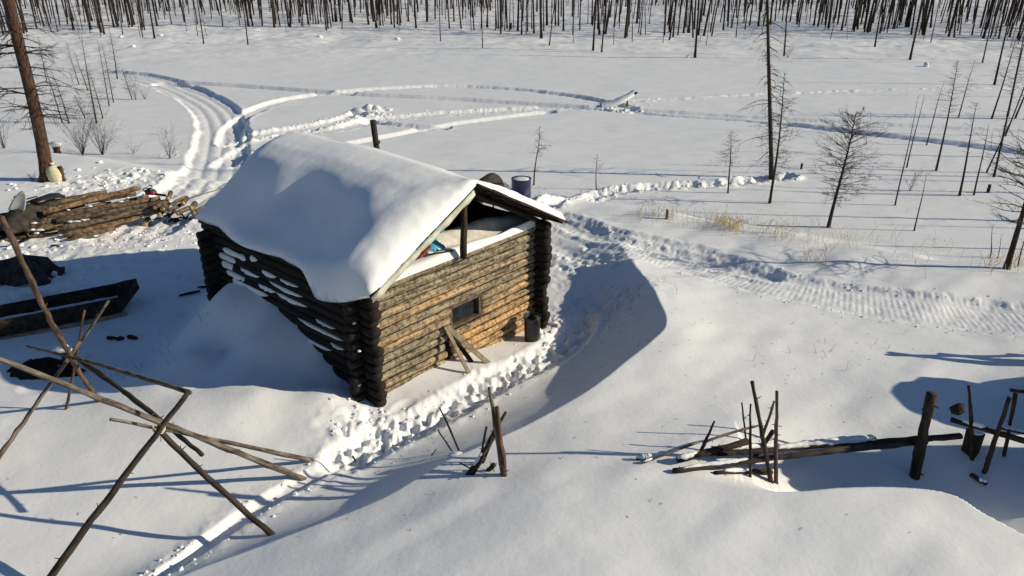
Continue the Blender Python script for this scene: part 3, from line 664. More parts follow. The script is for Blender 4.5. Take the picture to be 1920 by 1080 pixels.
def sledge_arch():
    # lattice covered arched hood standing behind the roof ridge
    p = at_y(905, 352, 19.2); x, y = p[0], p[1]; z0 = gz(x, y)
    root = thing('arched_hood', 'dark arched hood with a netted side, standing behind the cabin ridge', 'hood', (x, y, z0), R(-20))
    top = p[2] - z0 + .24
    mb = MB(); n = 12
    def arc(t, k, r): a = math.pi * t; return (-.28 * 1 + r * math.cos(a) * -1 + k, 0, 0)
    rows = []
    for yy in (-.15, .75):
        rows.append([(-.34 * math.cos(math.pi * t / n), yy, top - .42 + .40 * math.sin(math.pi * t / n)) for t in range(n + 1)])
    rows_leg = [[(-.34, yy, 0) for yy in (-.15, .75)]]
    mb.grid(rows); mb.grid([[(-.34, -.15, 0), (-.34, -.15, top - .42)], [(-.34, .75, 0), (-.34, .75, top - .42)]]); ob = mb.build('cover', 'canvas', root); ob.modifiers.new('s', 'SOLIDIFY').thickness = .03
    mb = MB()
    for i in range(9):
        t = i / 8; a = Vector((.30, -.15 + .9 * t * .2, top - .25)); 
        mb.tube([(.12 + .10 * i, -.12, top - .08 - .085 * i), (.12 + .10 * i + .3, .5, top - .2 - .085 * i)], .012, 5)
        mb.tube([(.12 + .04 * i, -.12 + .075 * i, top - .08 - .012 * i), (.95 + .04 * i, -.12 + .075 * i, top - .78 - .012 * i)], .012, 5)
    for a in (.34, .95): mb.tube([(a, -.1, 0), (a, -.1, top - .25 - (a - .3) * .9)], .025, 6)
    mb.build('lattice', 'poledark', root)
    mb = MB(); mb.blob((.02, -.16, top - .22), (.1, .03, .14), 8, .15, 4); mb.build('snow', 'snow', root)
sledge_arch()

# ------------------------------------------------------------------ POLES
def pole(name, label, cat, a, b, r0, r1, m='pole', group=None, knots=3, parent=None, bend=.015, snow=None):
    a = Vector(a); b = Vector(b); L = (b - a).length; n = max(7, int(L / .13)); mb = MB(); r0 *= .88; r1 *= .88
    pts = []; o1, o2 = rnd.uniform(-1, 1), rnd.uniform(-1, 1)
    for i in range(n):
        t = i / (n - 1); s_ = math.sin(math.pi * t) * bend * L
        pts.append(a.lerp(b, t) + Vector((o1 * s_ * .5, o2 * s_ * .5, o2 * s_)) + Vector((rnd.uniform(-1, 1), rnd.uniform(-1, 1), rnd.uniform(-1, 1))) * min(r0 * .2, .008))
    mb.tube(pts, [r0 + (r1 - r0) * i / (n - 1) * 1.0 + rnd.uniform(-.05, .08) * r0 for i in range(n)], 9, wob=.13)
    for k in range(knots + 4):
        i = rnd.randrange(1, n - 1); d = Vector((rnd.uniform(-1, 1), rnd.uniform(-1, 1), rnd.uniform(-.4, 1))).normalized()
        mb.tube([pts[i], pts[i] + d * (r0 + rnd.uniform(.01, .07))], [r0 * .3, r0 * .12], 5)
    if parent is None and label:
        root = mb.build(name, m, None, True, origin=a)
        tag(root, label, cat, group)
        if snow:
            sm_ = MB(); t0, t1, th = snow; q = [p for i, p in enumerate(pts) if t0 <= i / (n - 1) <= t1]
            if len(q) > 1:
                q2 = []
                for i in range(len(q) - 1):
                    for s in range(3): q2.append(q[i].lerp(q[i + 1], s / 3))
                q2.append(q[-1]); m_ = len(q2)
                sm_.tube([p - a + Vector((0, 0, r0 * .75 + th * .25)) for p in q2], [max(.008, (r0 * .8 + th * .5) * math.sin(math.pi * min(1, max(.04, i / (m_ - 1)))) ** .35 * rnd.uniform(.75, 1.1)) for i in range(m_)], 8, wob=.1)
                sm_.build('snow', 'snow', root)
        return root
    return mb.build(name, m, parent)

def P_(px, py, y): return Vector(at_y(px, py, y))
def foot(px, py, sink=.1): p = Vector(G(px, py)); p.z -= sink; return p
def tipi():
    J1 = (298, 805)
    # near frame
    A = [
     ('long weathered pole from the left picture edge over the near frame to the path', P_(-60, 650, 6.95), foot(580, 893), .032, .052, 'pole'),
     ('pale rough pole with a crooked tip, reaching right to the edge of the path', P_(207, 786, 7.55), foot(613, 860), .024, .045, 'pole'),
     ('dark barked pole slanting down to the right, its foot nearest the camera', P_(292, 800, 7.75), foot(522, 1002), .040, .048, 'poledark'),
     ('long dark pole slanting down to the bottom left corner of the view', P_(355, 733, 7.75), foot(60, 1112), .036, .062, 'poledark'),
     ('smooth dark pole crossing from the far tripod to a free end over the snow', P_(145, 672, 10.0), P_(380, 853, 7.75), .045, .032, 'poledark'),
     ('thin mottled pole linking the far tripod with the top of the near one', P_(50, 649, 10.3), P_(356, 736, 7.78), .024, .036, 'pole'),
     ('reddish brown pole, tallest of the far tripod, its tip high on the left', foot(186, 748), P_(4, 408, 7.9), .044, .036, 'polebrown'),
     ('grey pole with its foot at the left edge, tied at the far tripod', foot(-30, 880), P_(150, 640, 10.3), .045, .030, 'pole'),
     ('short thin pole standing almost upright under the far tripod', foot(119, 767), P_(158, 582, 10.3), .026, .018, 'polebrown'),
     ('pale thin pole with a split top rising to the right above the far tripod', P_(118, 690, 10.45), P_(203, 565, 10.3), .020, .026, 'pole'),
    ]
    for lb, a, b, r0, r1, m in A:
        pole('frame_pole', lb, 'pole', a, b, r0, r1, m, 'poles of the two bare tripod frames', 4)
    mb = MB(); c = P_(128, 666, 10.3)
    for k in range(4):
        pts = [c + Vector((.09 * math.cos(a), .09 * math.sin(a) , (k - 1.5) * .03 + .02 * math.sin(a * 2))) for a in [i * .7 for i in range(10)]]
        mb.tube(pts, .012, 5, caps=False)
    o = mb.build('rope_lashing', 'canvas'); tag(o, 'dark rope lashing round the crossing of the far tripod poles', 'rope')
    mb = MB(); mb.blob(c + Vector((-.05, 0, .10)), (.16, .08, .05), 9, .3, 4); mb.blob(c + Vector((.02, 0, .14)), (.06, .06, .05), 7, .3, 4)
    o = mb.build('snow_lump', 'snow'); tag(o, 'small lump of snow resting on the crossing of the far tripod poles', 'snow')
    mb = MB(); c = P_(298, 803, 7.75)
    for k in range(3):
        pts = [c + Vector((.07 * math.cos(a), .07 * math.sin(a), (k - 1) * .025 + .02 * math.sin(a * 2))) for a in [i * .7 for i in range(10)]]
        mb.tube(pts, .009, 5, caps=False)
    mb.tube([c, c + Vector((.03, -.05, -.08)), c + Vector((.02, -.06, -.16))], .006, 5)
    o = mb.build('rope_lashing', 'sack'); tag(o, 'thin pale cord round the crossing of the near frame poles', 'rope')
tipi()

# fire pit with sooty heap under the far tripod
c = G(78, 697); mb = MB(); rows = []
for i in range(9):
    r_ = .62 * i / 8
    rows.append([(c[0] + r_ * math.cos(a * .2618) * 1.15 * (1 + .12 * math.sin(a * 1.7)), c[1] + r_ * math.sin(a * .2618) * .8 * (1 + .1 * math.sin(a * 2.3)), c[2] + .26 * (1 - (i / 8) ** 2) - .05 + .035 * math.sin(a * 1.9 + i * 2) * (i < 8)) for a in range(24)])
mb.grid(rows, True); o = mb.build('ash_heap', 'ash'); tag(o, 'black sooty heap of ash in the snow under the far tripod', 'ash heap')

# near pile of sticks in front of the path
def stake(lb, px0, py0, px1, py1, r0, r1, dy=0, m='poledark', grp=None, cat='stick', name='stick', sink=.08, snow=None, knots=2):
    a = foot(px0, py0, sink); b = P_(px1, py1, a.y + dy); return pole(name, lb, cat, a, b, r0, r1, m, grp, knots, snow=snow)
g1 = 'sticks of the small heap left of the fallen fence'
stake('tall split grey stake standing in the mound, highest of the small heap', 944, 890, 918, 726, .040, .026, 0, 'pole', g1)
stake('thick pointed stake close beside the tallest one of the small heap', 948, 892, 932, 764, .045, .034, -.02, 'polebrown', g1)
stake('dark stick leaning up to the right behind the two stakes of the small heap', 893, 862, 949, 772, .036, .022, .15, 'poledark', g1)
stake('thin dark stick leaning left in the small heap', 866, 850, 824, 764, .018, .013, .05, 'burnt', g1)
stake('short crooked twig, leftmost of the small heap', 853, 846, 821, 806, .015, .011, .1, 'burnt', g1)
stake('dark slanting log lying low on the mound of the small heap', 868, 893, 925, 822, .034, .04, .25, 'poledark', g1, snow=(.3, .7, .02))
stake('thin pale stick crossing the stakes of the small heap', 880, 875, 930, 818, .018, .012, .12, 'pole', g1)
stake('stubby cut log end poking from the snow beside the stakes of the small heap', 908, 882, 926, 871, .036, .036, -.05, 'poledark', g1)
stake('thin twig poking from the smooth snow left of the small heap', 802, 857, 818, 842, .010, .008, 0, 'burnt', g1)
stake('blunt dark stick end poking out beside the path, left of the small heap', 668, 862, 661, 855, .022, .02, 0, 'burnt', g1)
stake('bent dark stick crossing behind the tall stake of the small heap', 900, 870, 938, 790, .024, .016, .12, 'burnt', g1)
stake('short leaning stub just left of the tallest stake in the small heap', 897, 872, 912, 800, .022, .018, .05, 'poledark', g1)
stake('low thin branch pointing left from the foot of the small heap', 905, 880, 862, 868, .014, .01, 0, 'burnt', g1)
stake('knobby short stick lying across the foot of the stakes in the small heap', 880, 892, 908, 856, .026, .024, .1, 'bark', g1)
mb = MB(); c = G(858, 858); mb.blob((c[0], c[1], c[2] + .02), (.16, .10, .06), 12, .2, 5); mb.blob((c[0] + .25, c[1] - .1, c[2] + .02), (.14, .1, .05), 12, .2, 5)
o = mb.build('snow_lump', 'snow'); tag(o, 'rounded cushion of snow over the buried sticks of the small heap', 'snow')

# fallen log fence
g2 = 'rails and stakes of the fallen log fence'
def rail(lb, px0, py0, y0, px1, py1, y1, r0, r1, m='bark', snow=None, knots=6, name='fence_rail', cat='rail'):
    return pole(name, lb, cat, P_(px0, py0, y0), P_(px1, py1, y1), r0, r1, m, g2, knots, bend=.012, snow=snow)
def yr(px, py, h=0):  # ground distance of a point lying h above the snow
    z = .3
    for _ in range(6):
        p = at_z(px, py, z + h); z = gz0(p[0], p[1])
    return at_z(px, py, z + h)[1]
rail('long thick dark rail with small knots lying across the trench, lowest in front', 1262, 883, yr(1262, 883, .03), 1735, 828, yr(1735, 828, .35), .042, .06, 'poledark', (.03, .3, .012), 12)
rail('long dark rail with a jagged edge running behind the thick standing post', 1420, 842, yr(1420, 842, .15), 1800, 818, yr(1800, 818, .38), .045, .06, 'bark', (.05, .6, .02), 5)
rail('rail under a thick strip of snow, farthest of the fallen fence', 1345, 851, yr(1345, 851, .12), 1640, 822, yr(1640, 822, .2), .04, .05, 'bark', (.35, 1, .07), 5)
rail('dark split rail with shaggy bark at the left end of the fence', 1270, 862, yr(1270, 862, .08), 1400, 828, yr(1400, 828, .3), .045, .06, 'bark', (.0, .4, .03), 8)
rail('short thick log lying between the crossed stakes and the left fence end', 1300, 853, yr(1300, 853, .12), 1460, 838, yr(1460, 838, .22), .045, .055, 'bark', (.35, 1, .035), 4)
rail('thin curved pole springing from the snow at the left fence end', 1205, 868, yr(1205, 868, .02), 1310, 829, yr(1310, 829, .2), .018, .02, 'pole', (0, .3, .02), 1)
rail('thin peeled pole rising to the crossed stakes', 1318, 830, yr(1318, 830, .22), 1426, 797, yr(1426, 797, .5), .022, .018, 'pole', None, 1)
rail('low dark rail half buried at the front edge of the trench', 1340, 886, yr(1340, 886, .02), 1446, 885, yr(1446, 885, .05), .035, .04, 'bark', (.1, .6, .025), 3)
rail('pale rail lying on the snow between the two long dark rails', 1400, 868, yr(1400, 868, .05), 1530, 847, yr(1530, 847, .1), .025, .03, 'pole', (.1, .8, .02), 2)
rail('blunt snow capped log end farthest left of the fallen fence', 1193, 860, yr(1193, 860, .02), 1222, 857, yr(1222, 857, .04), .03, .035, 'bark', (0, 1, .04), 0)
g3 = 'standing stakes of the fallen log fence'
def stk(lb, *a, **k): return stake(lb, *a, grp=g3, cat='stake', name='fence_stake', **k)
stk('tallest leaning stake of the fence, its tip to the upper left', 1449, 905, 1410, 715, .04, .028, 0, m='bark', knots=4)
stk('straight upright stake with a reddish streak beside the tallest stake', 1457, 906, 1457, 733, .034, .02, 0, m='polebrown', knots=4)
stk('stake leaning right behind the tallest stake', 1428, 822, 1452, 752, .026, .018, .1, m='pole')
stk('short forked stub crossing low over the tallest stake', 1412, 856, 1450, 808, .034, .04, -.1, m='bark')
stk('thin left stake of the upright pair left of the crossed stakes', 1402, 830, 1391, 755, .02, .013, 0, m='bark')
stk('second thin stake of the upright pair, nearer the crossed stakes', 1408, 895, 1407, 758, .026, .015, .2, m='bark')
stk('short stake leaning right at the left fence end', 1312, 846, 1339, 790, .03, .018, .1, m='bark')
p = foot(1716, 893, .2); q = P_(1746, 738, p.y + .05); pole('fence_post', 'thick round standing post with a worn flat top, stoutest of the fence', 'post', p, q, .085, .078, 'bark', g3, 3, bend=.004)
stk('upright stake with a pointed top behind the right fence corner', 1825, 862, 1817, 724, .035, .024, .1, m='bark')
stk('long stake leaning right at the fence corner', 1845, 886, 1893, 745, .04, .034, 0, m='bark')
stk('thin stake, rightmost of the fence corner', 1884, 855, 1905, 738, .028, .03, .05, m='bark')
rail('rail at the fence corner with a cap of snow, ending in a jagged stub', 1783, 786, yr(1783, 786, .55), 1960, 838, yr(1960, 838, .5), .045, .05, 'bark', (.08, .45, .06), 4)
rail('thinner rail running right behind the capped corner rail', 1870, 800, yr(1870, 800, .5), 1980, 823, yr(1980, 823, .5), .03, .035, 'bark', (.0, .5, .03), 2)
rail('top rail at the right picture edge resting on a stake', 1894, 732, yr(1884, 855, 0) + .05, 1990, 738, yr(1884, 855, 0) - .1, .03, .035, 'bark', None, 1)
rail('short log lying in the shaded hollow below the fence corner', 1820, 890, yr(1820, 890, .03), 1849, 907, yr(1849, 907, .05), .035, .035, 'bark', (.4, 1, .02), 0)
mb = MB(); c = P_(1797, 768, yr(1790, 790, .5)); mb.blob(c, (.11, .09, .10), 7, .3, 4); o = mb.build('wood_chunk', 'bark', None, False); tag(o, 'charred angular chunk of wood perched above the fence corner rail', 'wood chunk')
mb = MB(); c = foot(1826, 858, 0); mb.box(c + Vector((0, .1, .16)), (.15, .20, .46), Matrix.Rotation(.4, 3, 'Z'), .03); o = mb.build('stump', 'bark', None, False, origin=c); tag(o, 'squarish dark stump under the capped rail at the fence corner', 'stump')
sn = MB(); sn.blob((0, .1, .39), (.08, .10, .03), 10, .2, 4); sn.build('snow', 'snow', o)

# off to the right: unseen stacks added to cast shadows, and a rail fence
def shadow_haystack():
    root = thing('shadow_haystack', 'snow capped hay heap added unseen beyond the right edge to cast shade', 'shadow_haystack', (11.15, 10.2, gz(11.15, 10.2)))
    mb = MB(); rows = []
    for i in range(14):
        t = i / 13; rr = (1.35 * (1 - t ** 2.4) + .05) if i < 13 else 0
        rows.append([(rr * math.cos(a * .262) * (1 + rnd.uniform(-.04, .04)), rr * .9 * math.sin(a * .262) * (1 + rnd.uniform(-.04, .04)), 1.75 * t - .05) for a in range(24)])
    mb.grid(rows, True); mb.build('hay', 'straw', root)
    mb = MB(); mb.blob((0, 0, 1.45), (1.0, .9, .35), 20, .05, 7); mb.build('snow', 'snow', root)
shadow_haystack()
lw = thing('shadow_log_stack', 'snow topped log pile added unseen beyond the right edge to shade the trench', 'shadow caster', (8.2, 8.42, .1))  # unseen pile added so that its shadow fills the fence trench
for k in range(9):
    for j in range(5):
        mb = MB(); mb.tube(log_pts((rnd.uniform(-.15, .1) + k * .03, -.50 + .24 * j, .1 + k * .215), (3.4 + rnd.uniform(-.2, .2) - k * .03, -.50 + .24 * j, .1 + k * .215), 5, .01, .1), .11, 9, wob=.05); mb.build('log', 'bark', lw)
mb = MB(); mb.blob((1.75, 0, 1.95), (1.6, .45, .16), 20, .06, 6); mb.build('snow', 'snow', lw)
fr_ = thing('rail_fence', 'low log rail fence beyond the right edge of the view', 'fence', (10.3, 12.1, .1))
mb = MB(); mb.tube([(-.6, 0, 1.1), (3, .05, 1.12), (8, 0, 1.1)], .05, 8); mb.build('rail', 'bark', fr_)
mb = MB(); mb.tube([(-.6, 0.02, .97), (3, .05, .95), (8, 0, .98)], .03, 8); mb.build('rail', 'bark', fr_)
for k, x in enumerate((-.3, .75, 2.1, 3.6, 5.4)):
    mb = MB(); mb.tube([(x - .02, 0.09, 1.2), (x, -.1, .7), (x + .1, -.25, -.2)], [.05, .09, .13], 8); mb.build('post', 'bark', fr_)

# ------------------------------------------------------------------ LEFT YARD
def logthing(lb, a, b, r0, r1, tint, grp, name='log', cut=True, stubs=0):
    a = Vector(a); b = Vector(b); L = (b - a).length; n = max(4, int(L / .2)); mb = MB()
    pts = [a.lerp(b, i / (n - 1)) + Vector((rnd.uniform(-.012, .012), rnd.uniform(-.012, .012), rnd.uniform(-.012, .012))) for i in range(n)]
    mb.tube(pts, [r0 + (r1 - r0) * i / (n - 1) + rnd.uniform(-.004, .006) for i in range(n)], 12, wob=.06, tint=tint, cmi=1)
    for k in range(stubs):
        i = rnd.randrange(1, n - 1); d = Vector((rnd.uniform(-.5, .5), rnd.uniform(-1, .3), rnd.uniform(.1, 1))).normalized()
        mb.tube([pts[i], pts[i] + d * (r0 + rnd.uniform(.02, .08))], [.018, .008], 5, tint=tint)
    o = mb.build(name, ['fire', 'cut'], None, True, origin=a); tag(o, lb, 'log', grp); return o
gw = 'logs of the woodpile on the left'
def onz(px, py, z): return at_z(px, py, z)
WL = [
 # label, (px,py,z) left end, (px,py,z) right end, r0, r1, tint
 ('long log with shaggy orange bark, topmost of the woodpile', (80, 398, .62), (262, 352, .62), .085, .07, .5),
 ('grey brown log just in front of the topmost shaggy one', (35, 402, .50), (255, 362, .50), .07, .075, .3),
 ('long pale debarked log across the middle of the woodpile', (90, 407, .45), (300, 372, .42), .075, .08, .35),
 ('long log with a peeled yellow streak under the chainsaw', (105, 414, .36), (315, 379, .36), .08, .09, .2),
 ('dark rough log in the front layer of the woodpile', (108, 430, .24), (300, 388, .24), .075, .08, .15),
 ('log with a pale cut end low at the front of the woodpile', (118, 441, .12), (232, 415, .12), .07, .065, .5),
 ('short log with a bright orange cut end lying on the trodden snow', (128, 449, .06), (215, 428, .08), .065, .07, .45),
 ('pale thin log sticking out to the left at the front of the pile', (52, 426, .28), (150, 410, .28), .06, .06, .2),
 ('grey log farthest at the back of the woodpile', (20, 392, .50), (200, 360, .50), .07, .06, .4),
 ('long thin log lying lowest at the left of the woodpile', (-20, 452, .05), (110, 437, .06), .06, .05, .2),
 ('dark log running out of view below the pale thin one', (-30, 436, .14), (120, 420, .14), .07, .06, .25),
 ('thick log at the bottom back of the woodpile', (-30, 420, .25), (110, 395, .28), .09, .08, .1),
 ('flat grey slab at the right end of the front layer', (200, 425, .07), (262, 408, .08), .055, .045, .5),
 ('weathered log hidden in the second layer of the woodpile', (60, 414, .16), (290, 382, .16), .08, .08, .2),
 ('dark log lying under the cut rounds side of the pile', (150, 425, .1), (300, 395, .1), .08, .08, .1),
]
for k in range(16):
    px = rnd.uniform(-20, 70); q = rnd.random(); py = 448 - 46 * q; ln = rnd.uniform(120, 230); z_ = .05 + .5 * q
    WL.append(('rough barked log packed in among the others of the woodpile', (px, py, z_), (px + ln, py - ln * .24, z_ + rnd.uniform(-.02, .02)), rnd.uniform(.06, .085), rnd.uniform(.05, .075), rnd.uniform(0, .55)))
for lb, a, b, r0, r1, t in WL:
    A, B = onz(*a), onz(*b); logthing(lb, A, B, r0, r1, t, gw, stubs=4)
mb = MB()
for k in range(26):
    px = rnd.uniform(60, 290); q = rnd.uniform(.1, 1); c = Vector(onz(px, 446 - 52 * q - (px - 80) * .21, .1 + .5 * q)); mb.blob(c, (rnd.uniform(.05, .18), rnd.uniform(.03, .06), .03), 7, .3, 4)
o = mb.build('snow_lumps', 'snow'); tag(o, 'patches of snow caught between the logs of the woodpile', 'snow patches', kind='stuff')
RD = [('pale cut round, uppermost left of the stacked rounds', 290, 389, .38), ('cut round with a yellow face right of centre in the stack', 323, 383, .36), ('cut round at the right top of the stacked rounds', 343, 382, .34),
      ('small cut round, lowest in the middle of the stack', 311, 397, .22), ('cut round at the lower left of the stacked rounds', 299, 403, .14), ('round with a pale face low on the right of the stack', 332, 401, .18),
      ('split round tilted between the upper rounds', 304, 392, .30), ('dark barked round, rightmost of the stack', 358, 391, .2), ('dark round under the chainsaw end of the pile', 315, 373, .5), ('small round on the snow at the cabin side of the stack', 362, 400, .1)]
for lb, px, py, z in RD:
    a = Vector(onz(px, py, z)); d = Vector((rnd.uniform(-.15, .25), .55, rnd.uniform(-.02, .05))); r = rnd.uniform(.055, .085)
    logthing(lb, a, a + d, r, r, .3, 'cut rounds stacked at the end of the woodpile', 'log_round')
a = foot(274, 425, -.09); logthing('single sawn round lying alone on the snow in front of the stack', a, a + Vector((-.1, .42, 0)), .095, .09, .2, None, 'log_round')
mb = MB()
for k in range(26):
    px, py = rnd.uniform(300, 372), rnd.uniform(398, 420); c = foot(px, py, -.03); d = Vector((rnd.uniform(-1, 1), rnd.uniform(-1, 1), rnd.uniform(-.1, .3))).normalized() * rnd.uniform(.1, .3)
    mb.tube([c, c + d], [.03, .015], 5)
o = mb.build('wood_scraps', 'bark'); tag(o, 'dark scraps of bark and kindling strewn below the stacked rounds', 'wood scraps', kind='stuff')
pole('pole', 'long thin pole reaching from the stacked rounds towards the cabin roof edge', 'pole', onz(300, 392, .35), onz(430, 350, .45), .022, .016, 'pole')

def chainsaw():
    c = Vector(onz(283, 362, .62)); root = thing('chainsaw', 'small red and black chainsaw lying on top of the woodpile', 'chainsaw', c, R(-20))
    mb = MB(); mb.box((0, 0, .03), (.26, .16, .15), jit=.015); mb.blob((-.02, 0, .11), (.11, .08, .05), 8, .1, 4); mb.build('motor_body', 'black', root, False)
    mb = MB(); mb.box((.02, -.09, .03), (.2, .03, .11), jit=.008); mb.box((.13, 0, .02), (.06, .15, .1), jit=.01); mb.build('cover', 'red', root, False)
    mb = MB(); mb.tube([(-.02, -.1, .06), (-.02, -.1, .2), (-.02, 0, .24), (-.02, .1, .2), (-.02, .1, .06)], .014, 7, False); mb.tube([(-.13, 0, .0), (-.24, 0, .02), (-.27, 0, .09), (-.13, 0, .15)], .016, 7, False); mb.build('handle', 'black', root)
    mb = MB(); mb.box((.38, -.02, -.01), (.44, .012, .07)); mb.build('guide_bar', 'iron', root, False)
chainsaw()

def snowmobile():
    # only its front with the windshield looks over the woodpile
    c = Vector(at_z(42, 392, .72)); c = Vector((c.x, c.y + .3, gz(c.x, c.y + .3))); root = thing('snowmobile', 'snowmobile with a cloudy windshield parked behind the left end of the woodpile', 'snowmobile', c, R(-97))
    mb = MB(); rows = []
    for i, (x, w, zt) in enumerate([(-1.25, .15, .42), (-1.2, .22, .55), (-.7, .24, .62), (-.2, .25, .66), (0, .30, .78), (.25, .36, .82), (.6, .36, .68), (.9, .28, .5), (1.1, .14, .38)]):
        rows.append([(x, -w, .25), (x, -w * 1.02, zt * .7), (x, -w * .7, zt * .95), (x, 0, zt), (x, w * .7, zt * .95), (x, w * 1.02, zt * .7), (x, w, .25)])
    mb.grid(rows, True); mb.build('body', 'canvas', root)
    mb = MB(); rows = []
    for i in range(7):
        t = i / 6; rows.append([(.42 - .34 * t - .10 * math.cos((j - 4) * .33) + .1, (j - 4) * .06 * (1 - .45 * t ** 2.2), .74 + .44 * t - (.02 * (j - 4) ** 2 * .3 * t)) for j in range(9)])
    mb.grid(rows); o = mb.build('windshield', 'shield', root); o.modifiers.new('s', 'SOLIDIFY').thickness = .008
    mb = MB(); mb.tube([(.02, -.38, .95), (0, -.3, 1.0), (.1, -.1, .95), (.1, .1, .95), (0, .3, 1.0), (.02, .38, .95)], .018, 7); mb.build('handlebar', 'black', root)
    mb = MB(); rows = [[(x, -.19, z), (x, 0, z + .08), (x, .19, z)] for x, z in ((-1.2, .60), (-.9, .68), (-.5, .70), (-.15, .72))]; mb.grid(rows); o = mb.build('seat', 'black', root); o.modifiers.new('s', 'SOLIDIFY').thickness = .06
    for s in (-1, 1):
        mb = MB(); mb.beam((.3, s * .38, .05), (1.15, s * .38, .05), .13, .03); mb.beam((1.15, s * .38, .05), (1.4, s * .38, .2), .12, .03); mb.tube([(.7, s * .38, .06), (.7, s * .25, .4)], .02, 6); mb.build('ski', 'black', root, False)
    mb = MB(); mb.box((-.55, 0, .14), (1.4, .38, .26), jit=.01); mb.build('track', 'black', root, False)
snowmobile()
mb = MB(); c = Vector(onz(66, 384, .55)); mb.box(c, (.22, .16, .12), Matrix.Rotation(.3, 3, 'Z'), .03); o = mb.build('fuel_can', 'red', None, False, origin=c); tag(o, 'dull red fuel can lying between the windshield and the woodpile', 'fuel can')
mb = MB(); mb.tube([c + Vector((-.06, 0, .08)), c + Vector((-.06, 0, .12)), c + Vector((.06, 0, .12)), c + Vector((.06, 0, .08))], .012, 6); h = mb.build('handle', 'black', o, origin=(0, 0, 0)); h.matrix_parent_inverse = Matrix.Translation(-c)

def sled():
    # black trough sled lying in the shade
    a = Vector(G(-70, 632)); b = Vector(G(225, 575)); d = (b - a); d.z = 0; Ls = d.length; ang = math.atan2(d.y, d.x); c = a.copy(); c.z = gz(c.x, c.y)
    root = thing('cargo_sled', 'long black cargo sled trough with a raised nose, lying empty in the shade', 'sled', c, ang)
    hw = .46; H = .36; mb = MB(); rows = []
    for i in range(17):
        t = i / 16; x = -.8 + (Ls + .8) * t; lift = .0; w = hw
        rows.append([(x, -w, H + lift), (x, -w * .92, .02 + lift), (x, w * .92, .02 + lift), (x, w, H + lift)])
    rows.append([(Ls + .25, -hw * .8, H + .06), (Ls + .18, -hw * .7, .16), (Ls + .18, hw * .7, .16), (Ls + .25, hw * .8, H + .06)])
    rows.append([(Ls + .45, -hw * .55, H + .10), (Ls + .45, -hw * .5, H + .04), (Ls + .45, hw * .5, H + .04), (Ls + .45, hw * .55, H + .10)])
    mb.grid(rows); mb.grid([rows[0][:2][::-1], rows[0][2:]]); o = mb.build('trough', 'sledwood', root, False); s = o.modifiers.new('s', 'SOLIDIFY'); s.thickness = .045
    mb = MB(); rr = []
    for i in range(40):
        x = -.7 + (Ls + .75) * i / 39; rr.append([(x, -hw * .86 + hw * 1.72 * j / 10, .055 + .045 * abs(float(vn(np.array([x * 4.]), np.array([j * .9]), 3)[0])) + .03 * (j in (0, 10))) for j in range(11)])
    mb.grid([q[::-1] for q in rr][::-1]) if False else mb.grid(rr); mb.build('snow', 'crumb', root)
    for s_ in (-1, 1):
        mb = MB(); mb.beam((-.8, s_ * hw * 1.12, -.0), (Ls + .1, s_ * hw * 1.12, -.0), .07, .06); mb.build('runner', 'plank', root, False)
    mb = MB(); mb.tube([(.5 + .14 * math.cos(a_ * .5) * (1 + a_ * .01), -.1 + .14 * math.sin(a_ * .5), .13 + .002 * a_) for a_ in range(38)], .008, 5); mb.build('rope', 'canvas', root)
sled()

def canvas_heap():
    c = Vector(G(35, 528)); root = thing('tarpaulin', 'dark canvas tarpaulin thrown over a low crate, at the left edge in the shade', 'tarpaulin', c)
    mb = MB(); rows = []
    for i in range(15):
        row = []
        for j in range(11):
            u = (i / 14 - .5) * 1.7; v = (j / 10 - .5) * 1.0
            e = max(abs(u / .85), abs(v / .5)); z = .42 * (1 - float(sstep((e - .5) / .5))) + .05 * math.sin(u * 6 + v * 4) + .04 * math.sin(v * 9 - u * 3)
            row.append((u - .1 + .05 * math.sin(j), v + .05 * math.sin(i * 1.3) + .25, max(z, .01 if e < .95 else -.03)))
        rows.append(row)
    mb.grid([r for r in rows]); mb.build('canvas', 'canvas', root).modifiers.new('s', 'SOLIDIFY').thickness = .02
    mb = MB(); mb.box((-.1, .25, .15), (.8, .5, .34), jit=.01); mb.build('crate', 'board', root, False)
canvas_heap()
for lb, px, py, sx, sy, sz in [('pale block of cut snow, largest beside the tarpaulin', 60, 560, .45, .3, .28), ('second cut snow block, right of the largest', 105, 555, .35, .28, .22), ('low snow block at the left edge between tarpaulin and sled', 15, 580, .4, .3, .18)]:
    c = Vector(G(px, py)); mb = MB(); mb.box((0, 0, sz / 2 - .05), (sx, sy, sz), Matrix.Rotation(rnd.uniform(-.4, .4), 3, 'Z'), .04); o = mb.build('snow_block', 'crumb', None, False); o.location = c; tag(o, lb, 'snow block', 'blocks of cut snow near the tarpaulin')
    bv = o.modifiers.new('b', 'BEVEL'); bv.width = .04; bv.segments = 2
def bits(lb, P, name='charred_wood', m='burnt', cat='charred wood', grp=None, r=.05):
    for i, (px, py, L) in enumerate(P):
        c = foot(px, py, -.03); a = rnd.uniform(-.5, .5); d = Vector((math.cos(a), math.sin(a), rnd.uniform(-.05, .1))) * L / 2
        mb = MB(); mb.tube([c - d, c, c + d], [r * .7, r, r * .6], 7, wob=.25); o = mb.build(name, m, None, True, origin=c); tag(o, lb[i], cat, grp)
bits(['roundish charred chunk, largest of the three beside the sled', 'middle charred chunk on the shaded snow by the sled', 'flat charred chunk, rightmost of the three by the sled'], [(210, 636, .2), (226, 637, .14), (249, 635, .24)], grp='charred chunks on the shaded snow')
bits(['flat dark board lying on the snow left of the cabin corner', 'short dark stick next to the back corner of the cabin'], [(356, 552, .45), (383, 540, .28)], 'scrap_board', 'board', 'board', r=.03)
bits(['small dark bark slab on the trodden snow below the woodpile'], [(103, 462, .2)], 'bark_slab', 'bark', 'bark', r=.03)

